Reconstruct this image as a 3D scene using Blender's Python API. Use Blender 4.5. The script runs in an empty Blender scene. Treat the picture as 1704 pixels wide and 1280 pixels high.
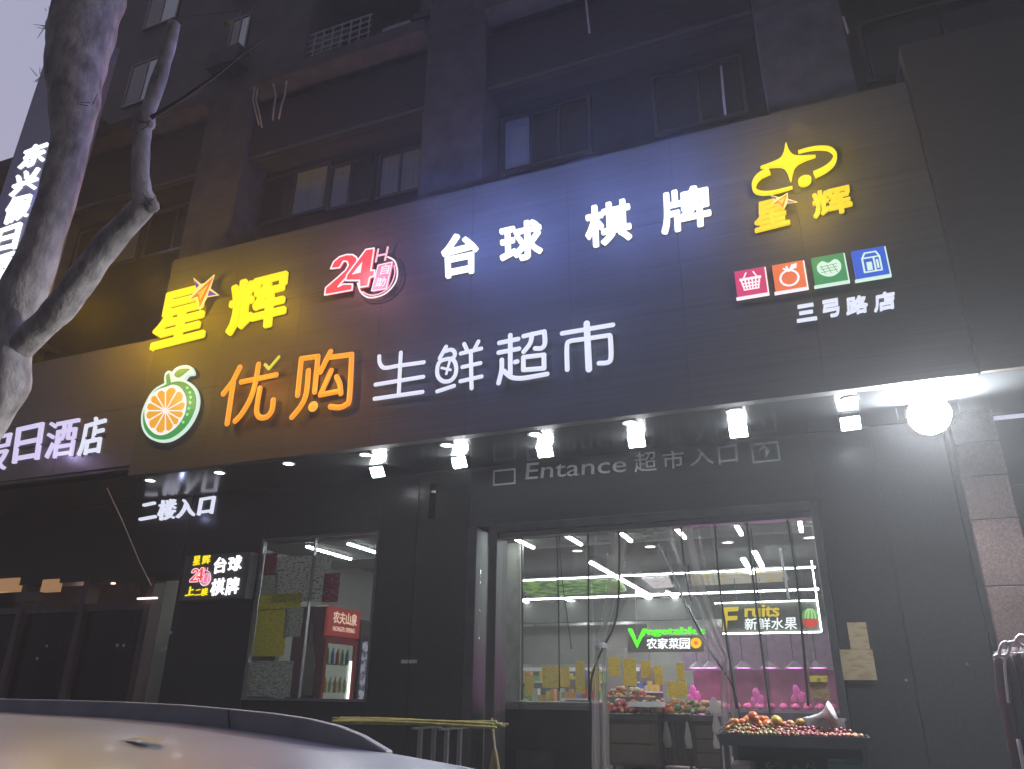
import bpy, bmesh, math, random
from mathutils import Vector, Matrix
random.seed(7)
S = bpy.context.scene
COL = S.collection
PI = math.pi

# ------------------------------------------------------------------ camera
F, PITCH, YAW, ROLL = 1242.65, 0.393494, -0.380616, 0.010703
EYE = Vector((0.0, -8.4, 1.6))
fw = Vector((math.sin(YAW)*math.cos(PITCH), math.cos(YAW)*math.cos(PITCH), math.sin(PITCH)))
r0 = Vector((math.cos(YAW), -math.sin(YAW), 0.0))
u0 = r0.cross(fw)
RT = r0*math.cos(ROLL) + u0*math.sin(ROLL)
UP = u0*math.cos(ROLL) - r0*math.sin(ROLL)
cam_d = bpy.data.cameras.new('camera')
cam = bpy.data.objects.new('camera', cam_d)
COL.objects.link(cam)
m = Matrix((RT, UP, -fw)).transposed().to_4x4()
m.translation = EYE
cam.matrix_world = m
cam_d.sensor_fit = 'HORIZONTAL'; cam_d.sensor_width = 36.0
cam_d.lens = 36.0*F/1704.0
cam_d.clip_start = 0.05; cam_d.clip_end = 2000
S.camera = cam

def ray(x, y):
    return RT*((x-852.0)/F) - UP*((y-640.0)/F) + fw
def PY(x, y, Y):          # point of the photo on the upright plane at depth Y
    v = ray(x, y); return EYE + v*((Y-EYE.y)/v.y)
def PZ(x, y, z):
    v = ray(x, y); return EYE + v*((z-EYE.z)/v.z)
def mpp(x, y, Y):         # metres per photo pixel there
    return (PY(x, y, Y)-EYE).dot(fw)/F

# ------------------------------------------------------------------ world, sun, exposure
W = bpy.data.worlds.new("World"); S.world = W; W.use_nodes = True
nt = W.node_tree; nt.nodes.clear()
out = nt.nodes.new('ShaderNodeOutputWorld')
sky = nt.nodes.new('ShaderNodeTexSky'); sky.sky_type = 'NISHITA'; sky.sun_disc = False
sky.sun_elevation = math.radians(1.0); sky.sun_rotation = math.radians(200)
bg1 = nt.nodes.new('ShaderNodeBackground'); bg1.inputs[1].default_value = 0.05
bg2 = nt.nodes.new('ShaderNodeBackground'); bg2.inputs[1].default_value = 0.60
no = nt.nodes.new('ShaderNodeTexNoise'); no.inputs['Scale'].default_value = 1.6; no.inputs['Detail'].default_value = 3
tc = nt.nodes.new('ShaderNodeTexCoord')
cr = nt.nodes.new('ShaderNodeValToRGB')
cr.color_ramp.elements[0].position = .3; cr.color_ramp.elements[0].color = (.66, .68, .95, 1)
cr.color_ramp.elements[1].position = .7; cr.color_ramp.elements[1].color = (.80, .72, .93, 1)
nt.links.new(tc.outputs['Generated'], no.inputs['Vector']); nt.links.new(no.outputs['Fac'], cr.inputs[0])
nt.links.new(cr.outputs[0], bg2.inputs[0]); nt.links.new(sky.outputs[0], bg1.inputs[0])
ad = nt.nodes.new('ShaderNodeAddShader')
nt.links.new(bg1.outputs[0], ad.inputs[0]); nt.links.new(bg2.outputs[0], ad.inputs[1]); nt.links.new(ad.outputs[0], out.inputs[0])
sl = bpy.data.lights.new('dusk_sun', 'SUN'); sl.energy = 0.03; sl.angle = math.radians(20); sl.color = (1, .86, .8)
so = bpy.data.objects.new('dusk_sun', sl); COL.objects.link(so)
so.rotation_euler = (math.radians(80), 0, math.radians(-20))
S.view_settings.view_transform = 'Standard'; S.view_settings.look = 'None'
S.view_settings.exposure = 0; S.view_settings.gamma = 1; S.view_settings.use_curve_mapping = False
S.render.engine = 'CYCLES'
S.cycles.use_denoising = True
S.cycles.max_bounces = 6; S.cycles.diffuse_bounces = 3; S.cycles.glossy_bounces = 3
S.cycles.transparent_max_bounces = 12; S.cycles.volume_bounces = 0
S.cycles.sample_clamp_indirect = 3
S.cycles.caustics_reflective = False; S.cycles.caustics_refractive = False

# ------------------------------------------------------------------ materials
MC = {}
def mat(name, col, rough=.6, metal=0.0, var=.18, scale=6.0, bump=0.0, stretch=(1, 1, 1), spec=.5, coat=0.0, bscale=None):
    if name in MC: return MC[name]
    M = bpy.data.materials.new(name); M.use_nodes = True
    n = M.node_tree; b = n.nodes['Principled BSDF']
    b.inputs['Roughness'].default_value = rough; b.inputs['Metallic'].default_value = metal
    b.inputs['Specular IOR Level'].default_value = spec; b.inputs['Coat Weight'].default_value = coat
    b.inputs['Coat Roughness'].default_value = .08
    t = n.nodes.new('ShaderNodeTexCoord'); mp = n.nodes.new('ShaderNodeMapping'); mp.inputs['Scale'].default_value = stretch
    no = n.nodes.new('ShaderNodeTexNoise'); no.inputs['Scale'].default_value = scale; no.inputs['Detail'].default_value = 6
    n.links.new(t.outputs['Object'], mp.inputs[0]); n.links.new(mp.outputs[0], no.inputs['Vector'])
    r = n.nodes.new('ShaderNodeValToRGB')
    r.color_ramp.elements[0].position = .3; r.color_ramp.elements[1].position = .7
    r.color_ramp.elements[0].color = tuple(c*(1-var) for c in col)+(1,)
    r.color_ramp.elements[1].color = tuple(min(1, c*(1+var)) for c in col)+(1,)
    n.links.new(no.outputs['Fac'], r.inputs[0]); n.links.new(r.outputs[0], b.inputs['Base Color'])
    mr = n.nodes.new('ShaderNodeMapRange'); mr.inputs[3].default_value = max(.02, rough*.8); mr.inputs[4].default_value = min(1, rough*1.25)
    n.links.new(no.outputs['Fac'], mr.inputs[0]); n.links.new(mr.outputs[0], b.inputs['Roughness'])
    if bump:
        bp = n.nodes.new('ShaderNodeBump'); bp.inputs['Strength'].default_value = bump; bp.inputs['Distance'].default_value = .02
        n2 = n.nodes.new('ShaderNodeTexNoise'); n2.inputs['Scale'].default_value = bscale or scale*4; n2.inputs['Detail'].default_value = 8
        n.links.new(mp.outputs[0], n2.inputs['Vector']); n.links.new(n2.outputs['Fac'], bp.inputs['Height']); n.links.new(bp.outputs[0], b.inputs['Normal'])
    MC[name] = M; return M
def em(name, col, k=1.0):
    if name in MC: return MC[name]
    M = bpy.data.materials.new(name); M.use_nodes = True
    b = M.node_tree.nodes['Principled BSDF']
    b.inputs['Base Color'].default_value = tuple(.05*c for c in col)+(1,)
    b.inputs['Roughness'].default_value = .5
    b.inputs['Emission Color'].default_value = tuple(col)+(1,)
    b.inputs['Emission Strength'].default_value = k
    MC[name] = M; return M
def glassy(name, tint, amount, gl=.12, rough=.05, body=(.5, .5, .5), bodyamt=0.0, wr=0.0):
    """thin sheet: mostly see-through, some gloss, some milky body"""
    M = bpy.data.materials.new(name); M.use_nodes = True; n = M.node_tree; n.nodes.clear()
    o = n.nodes.new('ShaderNodeOutputMaterial')
    tr = n.nodes.new('ShaderNodeBsdfTransparent'); tr.inputs[0].default_value = tuple(tint)+(1,)
    g = n.nodes.new('ShaderNodeBsdfGlossy'); g.inputs['Roughness'].default_value = rough
    d = n.nodes.new('ShaderNodeBsdfDiffuse'); d.inputs[0].default_value = tuple(body)+(1,)
    tl = n.nodes.new('ShaderNodeBsdfTranslucent'); tl.inputs[0].default_value = tuple(body)+(1,)
    m0 = n.nodes.new('ShaderNodeMixShader'); n.links.new(d.outputs[0], m0.inputs[1]); n.links.new(tl.outputs[0], m0.inputs[2])
    m1 = n.nodes.new('ShaderNodeMixShader'); m1.inputs[0].default_value = bodyamt
    n.links.new(tr.outputs[0], m1.inputs[1]); n.links.new(m0.outputs[0], m1.inputs[2])
    m2 = n.nodes.new('ShaderNodeMixShader')
    fr = n.nodes.new('ShaderNodeLayerWeight'); fr.inputs[0].default_value = .3
    ma = n.nodes.new('ShaderNodeMath'); ma.operation = 'MULTIPLY_ADD'; ma.inputs[1].default_value = .22; ma.inputs[2].default_value = gl*.3; ma.use_clamp = True
    n.links.new(fr.outputs['Fresnel'], ma.inputs[0]); n.links.new(ma.outputs[0], m2.inputs[0])
    n.links.new(m1.outputs[0], m2.inputs[1]); n.links.new(g.outputs[0], m2.inputs[2]); n.links.new(m2.outputs[0], o.inputs[0])
    if wr:
        t = n.nodes.new('ShaderNodeTexCoord'); mp = n.nodes.new('ShaderNodeMapping'); mp.inputs['Scale'].default_value = (14, 14, .7)
        no = n.nodes.new('ShaderNodeTexNoise'); no.inputs['Scale'].default_value = 1.5; no.inputs['Detail'].default_value = 4
        bp = n.nodes.new('ShaderNodeBump'); bp.inputs['Strength'].default_value = wr; bp.inputs['Distance'].default_value = .05
        n.links.new(t.outputs['Object'], mp.inputs[0]); n.links.new(mp.outputs[0], no.inputs['Vector']); n.links.new(no.outputs['Fac'], bp.inputs['Height'])
        for q in (g, d, tl): n.links.new(bp.outputs[0], q.inputs['Normal'])
    MC[name] = M; return M
def printed(name, base, ink, scale, stretch=(1, 1, 6), thr=.5, em_k=0.0):
    """paper with lines of small print too small to read"""
    M = bpy.data.materials.new(name); M.use_nodes = True; n = M.node_tree; b = n.nodes['Principled BSDF']
    b.inputs['Roughness'].default_value = .6
    t = n.nodes.new('ShaderNodeTexCoord'); mp = n.nodes.new('ShaderNodeMapping'); mp.inputs['Scale'].default_value = stretch
    no = n.nodes.new('ShaderNodeTexNoise'); no.inputs['Scale'].default_value = scale; no.inputs['Detail'].default_value = 5
    r = n.nodes.new('ShaderNodeValToRGB'); r.color_ramp.elements[0].position = thr-.06; r.color_ramp.elements[1].position = thr+.06
    r.color_ramp.elements[0].color = tuple(ink)+(1,); r.color_ramp.elements[1].color = tuple(base)+(1,)
    n.links.new(t.outputs['Object'], mp.inputs[0]); n.links.new(mp.outputs[0], no.inputs['Vector']); n.links.new(no.outputs['Fac'], r.inputs[0])
    n.links.new(r.outputs[0], b.inputs['Base Color'])
    if em_k:
        n.links.new(r.outputs[0], b.inputs['Emission Color']); b.inputs['Emission Strength'].default_value = em_k
    MC[name] = M; return M

clad = mat('black_composite_panel', (.045, .046, .045), .6, 0, .2, 3, .05, (.25, 1, 14), .3)
clad2 = mat('dark_granite', (.028, .027, .028), .3, 0, .25, 30, .0, (1, 1, 1), .5)
soffm = mat('glossy_soffit', (.05, .053, .055), .2, 0, .1, 2, 0, (1, 1, 1), .6)
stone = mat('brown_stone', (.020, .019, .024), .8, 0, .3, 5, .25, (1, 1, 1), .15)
stone2 = mat('grey_render', (.055, .052, .060), .85, 0, .3, 4, .3, (1, 1, 1), .15)
beamm = mat('dark_concrete', (.022, .020, .024), .85, 0, .3, 4, .3, (.5, 1, 3), .15)
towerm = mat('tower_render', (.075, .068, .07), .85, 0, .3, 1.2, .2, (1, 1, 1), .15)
blackm = mat('black_frame', (.02, .02, .022), .35, .0, .1)
steel = mat('brushed_steel', (.30, .31, .32), .35, .9, .12, 8, 0, (1, 1, 12))
dsteel = mat('dark_steel', (.10, .10, .105), .4, .8, .12)
granite = mat('pink_granite', (.15, .105, .10), .4, 0, .4, 60, .05)
asphalt = mat('asphalt', (.05, .05, .052), .85, 0, .3, 40, .5)
paving = mat('pavement_stone', (.18, .17, .165), .8, 0, .25, 10, .3)
floorm = mat('shop_floor_tile', (.42, .40, .36), .3, 0, .12, 3)
ceilm = mat('shop_ceiling', (.06, .062, .06), .8, 0, .15, 3)
slatm = mat('ceiling_slat', (.10, .10, .10), .6, .2, .1)
wallm = mat('shop_wall', (.24, .24, .225), .7, 0, .12, 1.5)
greyb = mat('grey_board', (.17, .17, .16), .6, 0, .12, 2)
bark = mat('plane_tree_bark', (.36, .325, .30), .9, 0, .42, 9, 1.0, (1, 1, .5), .2, 0, 14)
barkp = mat('pale_bark', (.38, .34, .31), .85, 0, .35, 9, .6)
whitep = mat('white_plastic', (.7, .7, .72), .4, 0, .06)
glass = glassy('window_glass', (.93, .96, .95), 0, .12, .04)
dglass = glassy('dark_window_glass', (.55, .5, .5), 0, .2, .06, (.03, .03, .035), .25)
pvc = glassy('soft_clear_plastic', (.80, .84, .82), 0, .25, .22, (.6, .61, .59), .13, .5)
pvc2 = glassy('bunched_clear_plastic', (.70, .72, .70), 0, .25, .25, (.66, .64, .62), .42, .9)
seam = glassy('dark_magnetic_seam', (.12, .13, .12), 0, .1, .4, (.06, .06, .06), .8)

E_white = em('lit_white_acrylic', (.93, .97, 1.0), 1.6)
E_white2 = em('lit_soft_white_acrylic', (.74, .77, .93), 1.0)
E_lav = em('lit_lavender_acrylic', (.66, .60, .88), 1.0)
E_yel = em('lit_yellow_acrylic', (1.0, .80, .008), 1.05)
E_yel2 = em('lit_deep_yellow_acrylic', (.92, .66, .012), 1.0)
E_org = em('lit_orange_acrylic', (1.0, .34, .018), 1.0)
E_red = em('lit_red_acrylic', (.93, .07, .09), 1.0)
E_pink = em('lit_pink_acrylic', (1.0, .55, .66), 1.0)
E_pinkw = em('lit_pink_white_acrylic', (1.0, .82, .88), 1.1)
E_green = em('lit_green_acrylic', (.035, .29, .07), 1.0)
E_mint = em('lit_mint_white_acrylic', (.66, .86, .74), 1.0)
E_leafg = em('lit_light_green_acrylic', (.25, .75, .25), 1.0)
E_fruit = em('lit_fruit_orange', (.80, .37, .03), 1.0)
E_tick = em('lit_lime_acrylic', (.62, .62, .06), 1.0)
E_flame = em('lit_flame_orange', (.95, .16, .02), 1.0)
E_purple = em('lit_purple_acrylic', (.09, .03, .42), 1.0)
E_tube = em('lit_tube', (.95, 1, .98), 42.0)
E_down = em('lit_downlight_disc', (1, 1, .98), 6.0)
E_flood = em('lit_floodlight_face', (.93, .97, 1), 190.0)
E_big = em('lit_big_floodlight_face', (.93, .97, 1), 2200.0)

# ------------------------------------------------------------------ object helpers
def thing(name, label, cat, loc=(0, 0, 0), group=None):
    o = bpy.data.objects.new(name, None); COL.objects.link(o); o.location = loc; o.empty_display_size = .1
    o['label'] = label; o['category'] = cat
    if group: o['group'] = group
    return o
def tag(o, label, cat, group=None):
    o['label'] = label; o['category'] = cat
    if group: o['group'] = group
    return o
class MB:
    def __init__(s): s.v = []; s.f = []; s.smooth = False
    def add(s, vs, fs):
        k = len(s.v); s.v += [tuple(v) for v in vs]; s.f += [tuple(i+k for i in f) for f in fs]; return s
    def box(s, x0, x1, y0, y1, z0, z1):
        x0, x1 = sorted((x0, x1)); y0, y1 = sorted((y0, y1)); z0, z1 = sorted((z0, z1))
        return s.add([(x0, y0, z0), (x1, y0, z0), (x1, y1, z0), (x0, y1, z0), (x0, y0, z1), (x1, y0, z1), (x1, y1, z1), (x0, y1, z1)],
                     [(0, 3, 2, 1), (4, 5, 6, 7), (0, 1, 5, 4), (1, 2, 6, 5), (2, 3, 7, 6), (3, 0, 4, 7)])
    def prism(s, pts, y0, y1):            # pts (x,z) outline
        n = len(pts)
        return s.add([(x, y0, z) for x, z in pts]+[(x, y1, z) for x, z in pts],
                     [tuple(range(n)), tuple(range(2*n-1, n-1, -1))]+[(i, (i+1) % n, (i+1) % n+n, i+n) for i in range(n)])
    def zprism(s, pts, z0, z1):
        n = len(pts)
        return s.add([(x, y, z0) for x, y in pts]+[(x, y, z1) for x, y in pts],
                     [tuple(range(n-1, -1, -1)), tuple(range(n, 2*n))]+[(i, (i+1) % n, (i+1) % n+n, i+n) for i in range(n)])
    def tube(s, pts, rad, seg=8, caps=True, flat=1.0, jit=0.0):
        pts = [Vector(p) for p in pts]; n = len(pts)
        if not hasattr(rad, '__len__'): rad = [rad]*n
        vs = []
        ref = Vector((0, 1, 0))
        for i, p in enumerate(pts):
            t = (pts[min(i+1, n-1)]-pts[max(i-1, 0)]).normalized()
            a = t.cross(ref)
            if a.length < .1: a = t.cross(Vector((1, 0, 0)))
            a.normalize(); b = a.cross(t).normalized()
            for k in range(seg):
                w = 2*PI*k/seg; rr = rad[i]*(1+(random.uniform(-jit, jit) if jit else 0))
                d = a*math.cos(w)*rr+b*math.sin(w)*rr*flat
                vs.append(p+d)
        fs = [(i*seg+k, i*seg+(k+1) % seg, (i+1)*seg+(k+1) % seg, (i+1)*seg+k) for i in range(n-1) for k in range(seg)]
        if caps: fs += [tuple(range(seg-1, -1, -1)), tuple((n-1)*seg+k for k in range(seg))]
        return s.add(vs, fs)
    def ball(s, c, r, seg=10, rings=6, sc=(1, 1, 1), jit=0):
        vs = [(c[0], c[1], c[2]+r*sc[2])]; 
        for i in range(1, rings):
            th = PI*i/rings
            for k in range(seg):
                ph = 2*PI*k/seg; j = 1+(random.uniform(-jit, jit) if jit else 0)
                vs.append((c[0]+r*j*sc[0]*math.sin(th)*math.cos(ph), c[1]+r*j*sc[1]*math.sin(th)*math.sin(ph), c[2]+r*j*sc[2]*math.cos(th)))
        vs.append((c[0], c[1], c[2]-r*sc[2])); L = len(vs)-1
        fs = [(0, 1+k, 1+(k+1) % seg) for k in range(seg)]
        for i in range(rings-2):
            a = 1+i*seg
            fs += [(a+k, a+seg+k, a+seg+(k+1) % seg, a+(k+1) % seg) for k in range(seg)]
        a = 1+(rings-2)*seg
        fs += [(a+k, L, a+(k+1) % seg) for k in range(seg)]
        return s.add(vs, fs)
    def lathe(s, prof, seg=20, c=(0, 0, 0), ax='z', cap=True):
        vs = []
        for r, h in prof:
            for k in range(seg):
                w = 2*PI*k/seg; a, b = r*math.cos(w), r*math.sin(w)
                vs.append((c[0]+a, c[1]+b, c[2]+h) if ax == 'z' else (c[0]+a, c[1]+h, c[2]+b) if ax == 'y' else (c[0]+h, c[1]+a, c[2]+b))
        n = len(prof)
        fs = [(i*seg+k, i*seg+(k+1) % seg, (i+1)*seg+(k+1) % seg, (i+1)*seg+k) for i in range(n-1) for k in range(seg)]
        if cap: fs += [tuple(range(seg-1, -1, -1)), tuple((n-1)*seg+k for k in range(seg))]
        return s.add(vs, fs)
    def strokes(s, polys, Y, r, dome=.5):   # flat-domed rounded strokes, points (x,z)
        for pl in polys:
            for (a, b) in zip(pl[:-1], pl[1:]):
                s.tube([(a[0], Y, a[1]), (b[0], Y, b[1])], r, 10, False, dome)
            for p in pl: s.ball((p[0], Y, p[1]), r*.999, 10, 6, (1, dome, 1))
        return s
    def build(s, name, M, parent=None, smooth=False, bevel=0, local=True):
        me = bpy.data.meshes.new(name); vs = s.v
        if parent is not None and local:
            q = parent.matrix_world.translation if parent.parent is None else parent.location
            off = Vector(parent.location) if parent.parent is None else Vector(parent.location)+Vector(parent.parent.location)
            vs = [(x-off.x, y-off.y, z-off.z) for x, y, z in vs]
        me.from_pydata(vs, [], s.f); me.update()
        bm = bmesh.new(); bm.from_mesh(me); bmesh.ops.recalc_face_normals(bm, faces=bm.faces[:]); bm.to_mesh(me); bm.free()
        if smooth:
            for p in me.polygons: p.use_smooth = True
        if isinstance(M, (list, tuple)):
            for q in M: me.materials.append(q)
        else: me.materials.append(M)
        o = bpy.data.objects.new(name, me); COL.objects.link(o)
        if parent is not None: o.parent = parent
        if bevel:
            b = o.modifiers.new('bevel', 'BEVEL'); b.width = bevel; b.segments = 2; b.limit_method = 'ANGLE'
        return o
def dup(root, loc, label=None, group=None, parent=None):
    r = root.copy(); COL.objects.link(r); r.location = loc
    if parent is not None: r.parent = parent
    if label: r['label'] = label
    if group: r['group'] = group
    for ch in list(root.children):
        c = ch.copy(); COL.objects.link(c); c.parent = r
        for g in list(ch.children):
            d = g.copy(); COL.objects.link(d); d.parent = c
    return r
def struct(o): o['kind'] = 'structure'; return o
def lamp(name, loc, power, col, size, parent, kind='POINT'):
    l = bpy.data.lights.new(name, kind); l.energy = power; l.color = col; l.shadow_soft_size = size
    o = bpy.data.objects.new(name, l); COL.objects.link(o); o.parent = parent
    o.location = Vector(loc)-Vector(parent.location)
    return o

# glyph meshes from Blender's own built-in font
GC = {}
def glyph(ch, off):
    k = (ch, off)
    if k in GC: return GC[k]
    c = bpy.data.curves.new('glyph', 'FONT'); c.body = ch; c.offset = off; c.extrude = .5; c.resolution_u = 3
    o = bpy.data.objects.new('glyph', c); COL.objects.link(o)
    dg = bpy.context.evaluated_depsgraph_get(); dg.update()
    me = bpy.data.meshes.new_from_object(o.evaluated_get(dg))
    vs = [v.co.copy() for v in me.vertices]; fs = [tuple(p.vertices) for p in me.polygons]
    bpy.data.objects.remove(o); bpy.data.meshes.remove(me)
    x0, x1 = min(v.x for v in vs), max(v.x for v in vs); y0, y1 = min(v.y for v in vs), max(v.y for v in vs)
    GC[k] = ([((v.x-x0)/(x1-x0), (v.y-y0)/(y1-y0), v.z) for v in vs], fs)
    return GC[k]
def put(mb, ch, quad, Y, depth=.05, off=0.0):
    """quad: photo pixels of bottom-left, bottom-right, top-left, top-right of the inked box"""
    BL, BR, TL, TR = [PY(x, y, Y) for x, y in quad]
    vs, fs = glyph(ch, 0.0)
    d = off*.55                       # heavier strokes: the glyph spread a little in eight directions
    n = 8 if d else 1
    for k in range(n):
        a = 2*PI*(k+.5)/8; dx, dy = (d*1.15*math.cos(a), d*1.15*math.sin(a)) if d else (0, 0); o = []
        for u, v, w in vs:
            uu = d+u*(1-2*d)+dx; vv = d+v*(1-2*d)+dy
            p = (BL*(1-uu)+BR*uu)*(1-vv)+(TL*(1-uu)+TR*uu)*vv
            o.append((p.x, Y+(.5-w)*depth+.0003*k, p.z))
        mb.add(o, fs)
    return mb
def q2(x0, y0, x1, y1, sl=-.17, sh=-.12):
    """upright-ish box helper: bottom-left, bottom-right with slope, height to y1"""
    w = x1-x0; h = y0-y1
    return [(x0, y0), (x1, y0+sl*w), (x0-sh*h, y1), (x1-sh*h, y1+sl*w)]
def crop(x0, y0, s, pts): return [(x0+x*s, y0+y*s) for x, y in pts]
def XZ(pts, Y): return [(p.x, p.z) for p in (PY(x, y, Y) for x, y in pts)]
def smoothc(pts, n=6, closed=False):
    o = []; N = len(pts)
    rng = range(N if closed else N-1)
    for i in rng:
        if closed: p = [pts[(i+k) % N] for k in (-1, 0, 1, 2)]
        else: p = [pts[max(0, i-1)], pts[i], pts[i+1], pts[min(N-1, i+2)]]
        for k in range(n):
            t = k/n
            o.append(tuple(.5*((2*p[1][j])+(-p[0][j]+p[2][j])*t+(2*p[0][j]-5*p[1][j]+4*p[2][j]-p[3][j])*t*t+(-p[0][j]+3*p[1][j]-3*p[2][j]+p[3][j])*t**3) for j in (0, 1)))
    if not closed: o.append(tuple(pts[-1]))
    return o

FL = .45            # shop floor
SZ = 4.28           # soffit height
FY = -1.20          # front of the fascia
LY = -1.29          # plane of the lit letters

# ================================================================== ground
struct(MB().box(-60, 60, -60, -3.4, -.3, 0).build('road', asphalt))
mb = MB()
mb.box(-60, 60, -3.25, 40, -.28, .15); struct(mb.build('pavement', paving))
struct(MB().box(-60, 60, -3.4, -3.25, -.2, .17).build('kerb', mat('kerb_stone', (.3, .29, .28), .8, 0, .2, 12, .2), bevel=.015))
mb = MB().box(-4.2, 1.45, -.9, -.02, .15, .30).box(-4.2, 1.45, -.5, -.015, .30, FL-.004)
struct(mb.build('entrance_step', paving, bevel=.01))
# ================================================================== main building
bld = thing('commercial_building', 'dark multi-storey commercial building with black clad shopfront under lit signs', 'building', (-3, 0, 0))
def part(mb, name, M, parent=bld, **k): return mb.build(name, M, parent, **k)
# ground-floor front wall
XL = -26
part(MB().box(-5.20, -3.92, 0, .5, .15, SZ), 'black_column', clad2, bevel=.01)
part(MB().box(.13, 1.42, 0, .5, .15, SZ), 'black_wall_panel', clad2, bevel=.01)
part(MB().box(-3.92, .13, .02, .4, 3.52, SZ), 'door_header', clad)
part(MB().box(-7.06, -5.20, .02, .4, 3.56, SZ), 'window_header', clad)
part(MB().box(-7.06, -5.20, .02, .45, .15, 1.50), 'window_plinth', clad2)
part(MB().box(-8.45, -7.06, 0, .10, .15, SZ), 'black_column', clad2, bevel=.01)
# thin seams proud of the black columns
part(MB().box(-4.66, -4.645, -.012, 0, .6, SZ), 'joint_strip', blackm)
part(MB().box(.74, .755, -.012, 0, .6, SZ), 'joint_strip', blackm)
# door frame
mb = MB().box(-3.92, -3.78, -.03, .35, FL, 3.52).box(-3.64, -3.50, -.03, .35, FL, 3.52)
part(MB().box(-3.915, -3.79, -.04, .3, FL, 3.50), 'door_jamb', dsteel, bevel=.005)
part(MB().box(-3.63, -3.52, -.04, .3, FL, 3.50), 'door_jamb', dsteel, bevel=.005)
part(MB().box(.05, .127, -.04, .3, FL, 3.50), 'door_jamb', dsteel, bevel=.005)
part(MB().box(-3.52, .05, -.04, .3, 3.42, 3.517), 'door_lintel', dsteel, bevel=.005)
p = part(MB().box(-3.788, -3.632, .1, .11, FL, 3.5), 'side_light', glass)
# window frame + pane
part(MB().box(-7.06, -7.03, -.01, .06, 1.50, 3.56).box(-5.23, -5.20, -.01, .06, 1.50, 3.56).box(-7.03, -5.23, -.008, .06, 3.53, 3.558).box(-7.03, -5.23, -.008, .06, 1.502, 1.53).box(-6.20, -6.185, 0, .05, 1.53, 3.53), 'window_frame', steel)
part(MB().box(-7.03, -5.23, .02, .03, 1.53, 3.53), 'window_pane', glassy('pale_sheen_shop_glass', (.92, .95, .94), 0, .25, .08, (.45, .48, .46), .05, .1))  # pale body put into the pane in place of reflections
# granite pillar at the right
gx0, gx1 = 1.47, 1.86
z = .15; hs = [.6, .6, .6, .62, .62, .42, .34, .33]
for i, h in enumerate(hs):
    part(MB().box(gx0, gx1, -.16+.003*(i % 3), .5, z+.004, z+h-.004), 'granite_tile', granite, bevel=.004); z += h
part(MB().box(gx0+.01, gx1-.01, -.14, .49, .15, SZ), 'pillar_core', mat('grey_mortar', (.35, .33, .32), .9))
part(MB().box(1.42, 1.468, -.06, .5, .15, SZ), 'pillar_trim', blackm)
z = .15
for i in range(6):
    for k in range(3):
        part(MB().box(1.865+k*.9, 1.865+(k+1)*.9-.006, .25, .5, z+.004, z+.686), 'granite_tile', mat('brown_granite', (.05, .038, .038), .4, 0, .35, 60, .05), bevel=.004)
    z += .69
# soffit
part(MB().box(-8.45, 6, FY+.02, .02, SZ, SZ+.08), 'soffit', soffm)
part(MB().box(XL, -8.456, FY+.02, .02, SZ+.02, SZ+.1), 'soffit', soffm)
# fascia of cladding panels
xs = []; x = -8.45
while x < 1.5: xs.append(x); x += 1.2556
zr = [SZ-.004, 5.40, 6.54, 7.66]
for i in range(8):
    for j in range(3):
        part(MB().box(xs[i]+.0012, xs[i]+1.2544, FY-.02, FY+.02, zr[j]+.0012, zr[j+1]-.0012), 'fascia_panel', clad)
part(MB().box(-8.45, 1.594, FY+.02, FY+.1, SZ-.002, 7.65), 'fascia_backing', clad)
part(MB().box(-8.45, 1.594, FY+.1, 0, 7.55, 7.66), 'fascia_roof', beamm)
# right neighbour wall panel, one step higher
x = 1.61
bro = mat('brown_composite_panel', (.034, .028, .023), .6, 0, .15, 3, .03, (1, 1, 10), .2)
for i in range(5):
    for j, (a, b) in enumerate(((SZ, 5.6), (5.6, 6.9), (6.9, 8.12))):
        part(MB().box(x+.0012, x+1.2188, FY-.05, FY+.1, a+.0012, b-.0012), 'fascia_panel', bro)
    x += 1.22
part(MB().box(1.61, 7.7, FY+.1, 0, 8.0, 8.1), 'fascia_roof', beamm)
# second and third floor wall, windows, pillars, beams
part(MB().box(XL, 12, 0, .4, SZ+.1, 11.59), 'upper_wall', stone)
part(MB().box(XL, 12, .4, 2.9, 11.3, 11.5), 'podium_roof', beamm)
for px in (-18.1, -13.6, -9.1, -4.64, .22, 4.7, 9.2):
    part(MB().box(px, px+1.02, -.6, 0, SZ+.1, 14.6 if px > -5 else 11.62), 'stone_pillar', stone2, bevel=.02)
def bays():
    e = [-17.08, -12.58, -8.08, -3.62, 1.24, 5.72]
    s = [-13.6, -9.1, -4.64, .22, 4.7, 9.2]
    return list(zip(e, s))
for a, b in bays():
    part(MB().box(a, b, -.52, 0, 10.05, 11.08), 'facade_beam', beamm, bevel=.02)
    part(MB().box(a, b, -.30, 0, 11.08, 11.34), 'shaded_recess_band', blackm)  # shade under the ledge put in as a black recessed band
    part(MB().box(a, b, -.78, 0, 11.34, 11.60), 'stone_ledge', stone2, bevel=.02)
    part(MB().box(a, b, -.5, -.4, 9.98, 10.05), 'drip_edge', blackm)
curt = [mat('pale_curtain', (.50, .48, .50), .9, 0, .12, 3, .4, (16, 16, .5)), mat('grey_curtain', (.40, .38, .42), .9, 0, .12, 3, .4, (16, 16, .5))]
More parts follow.
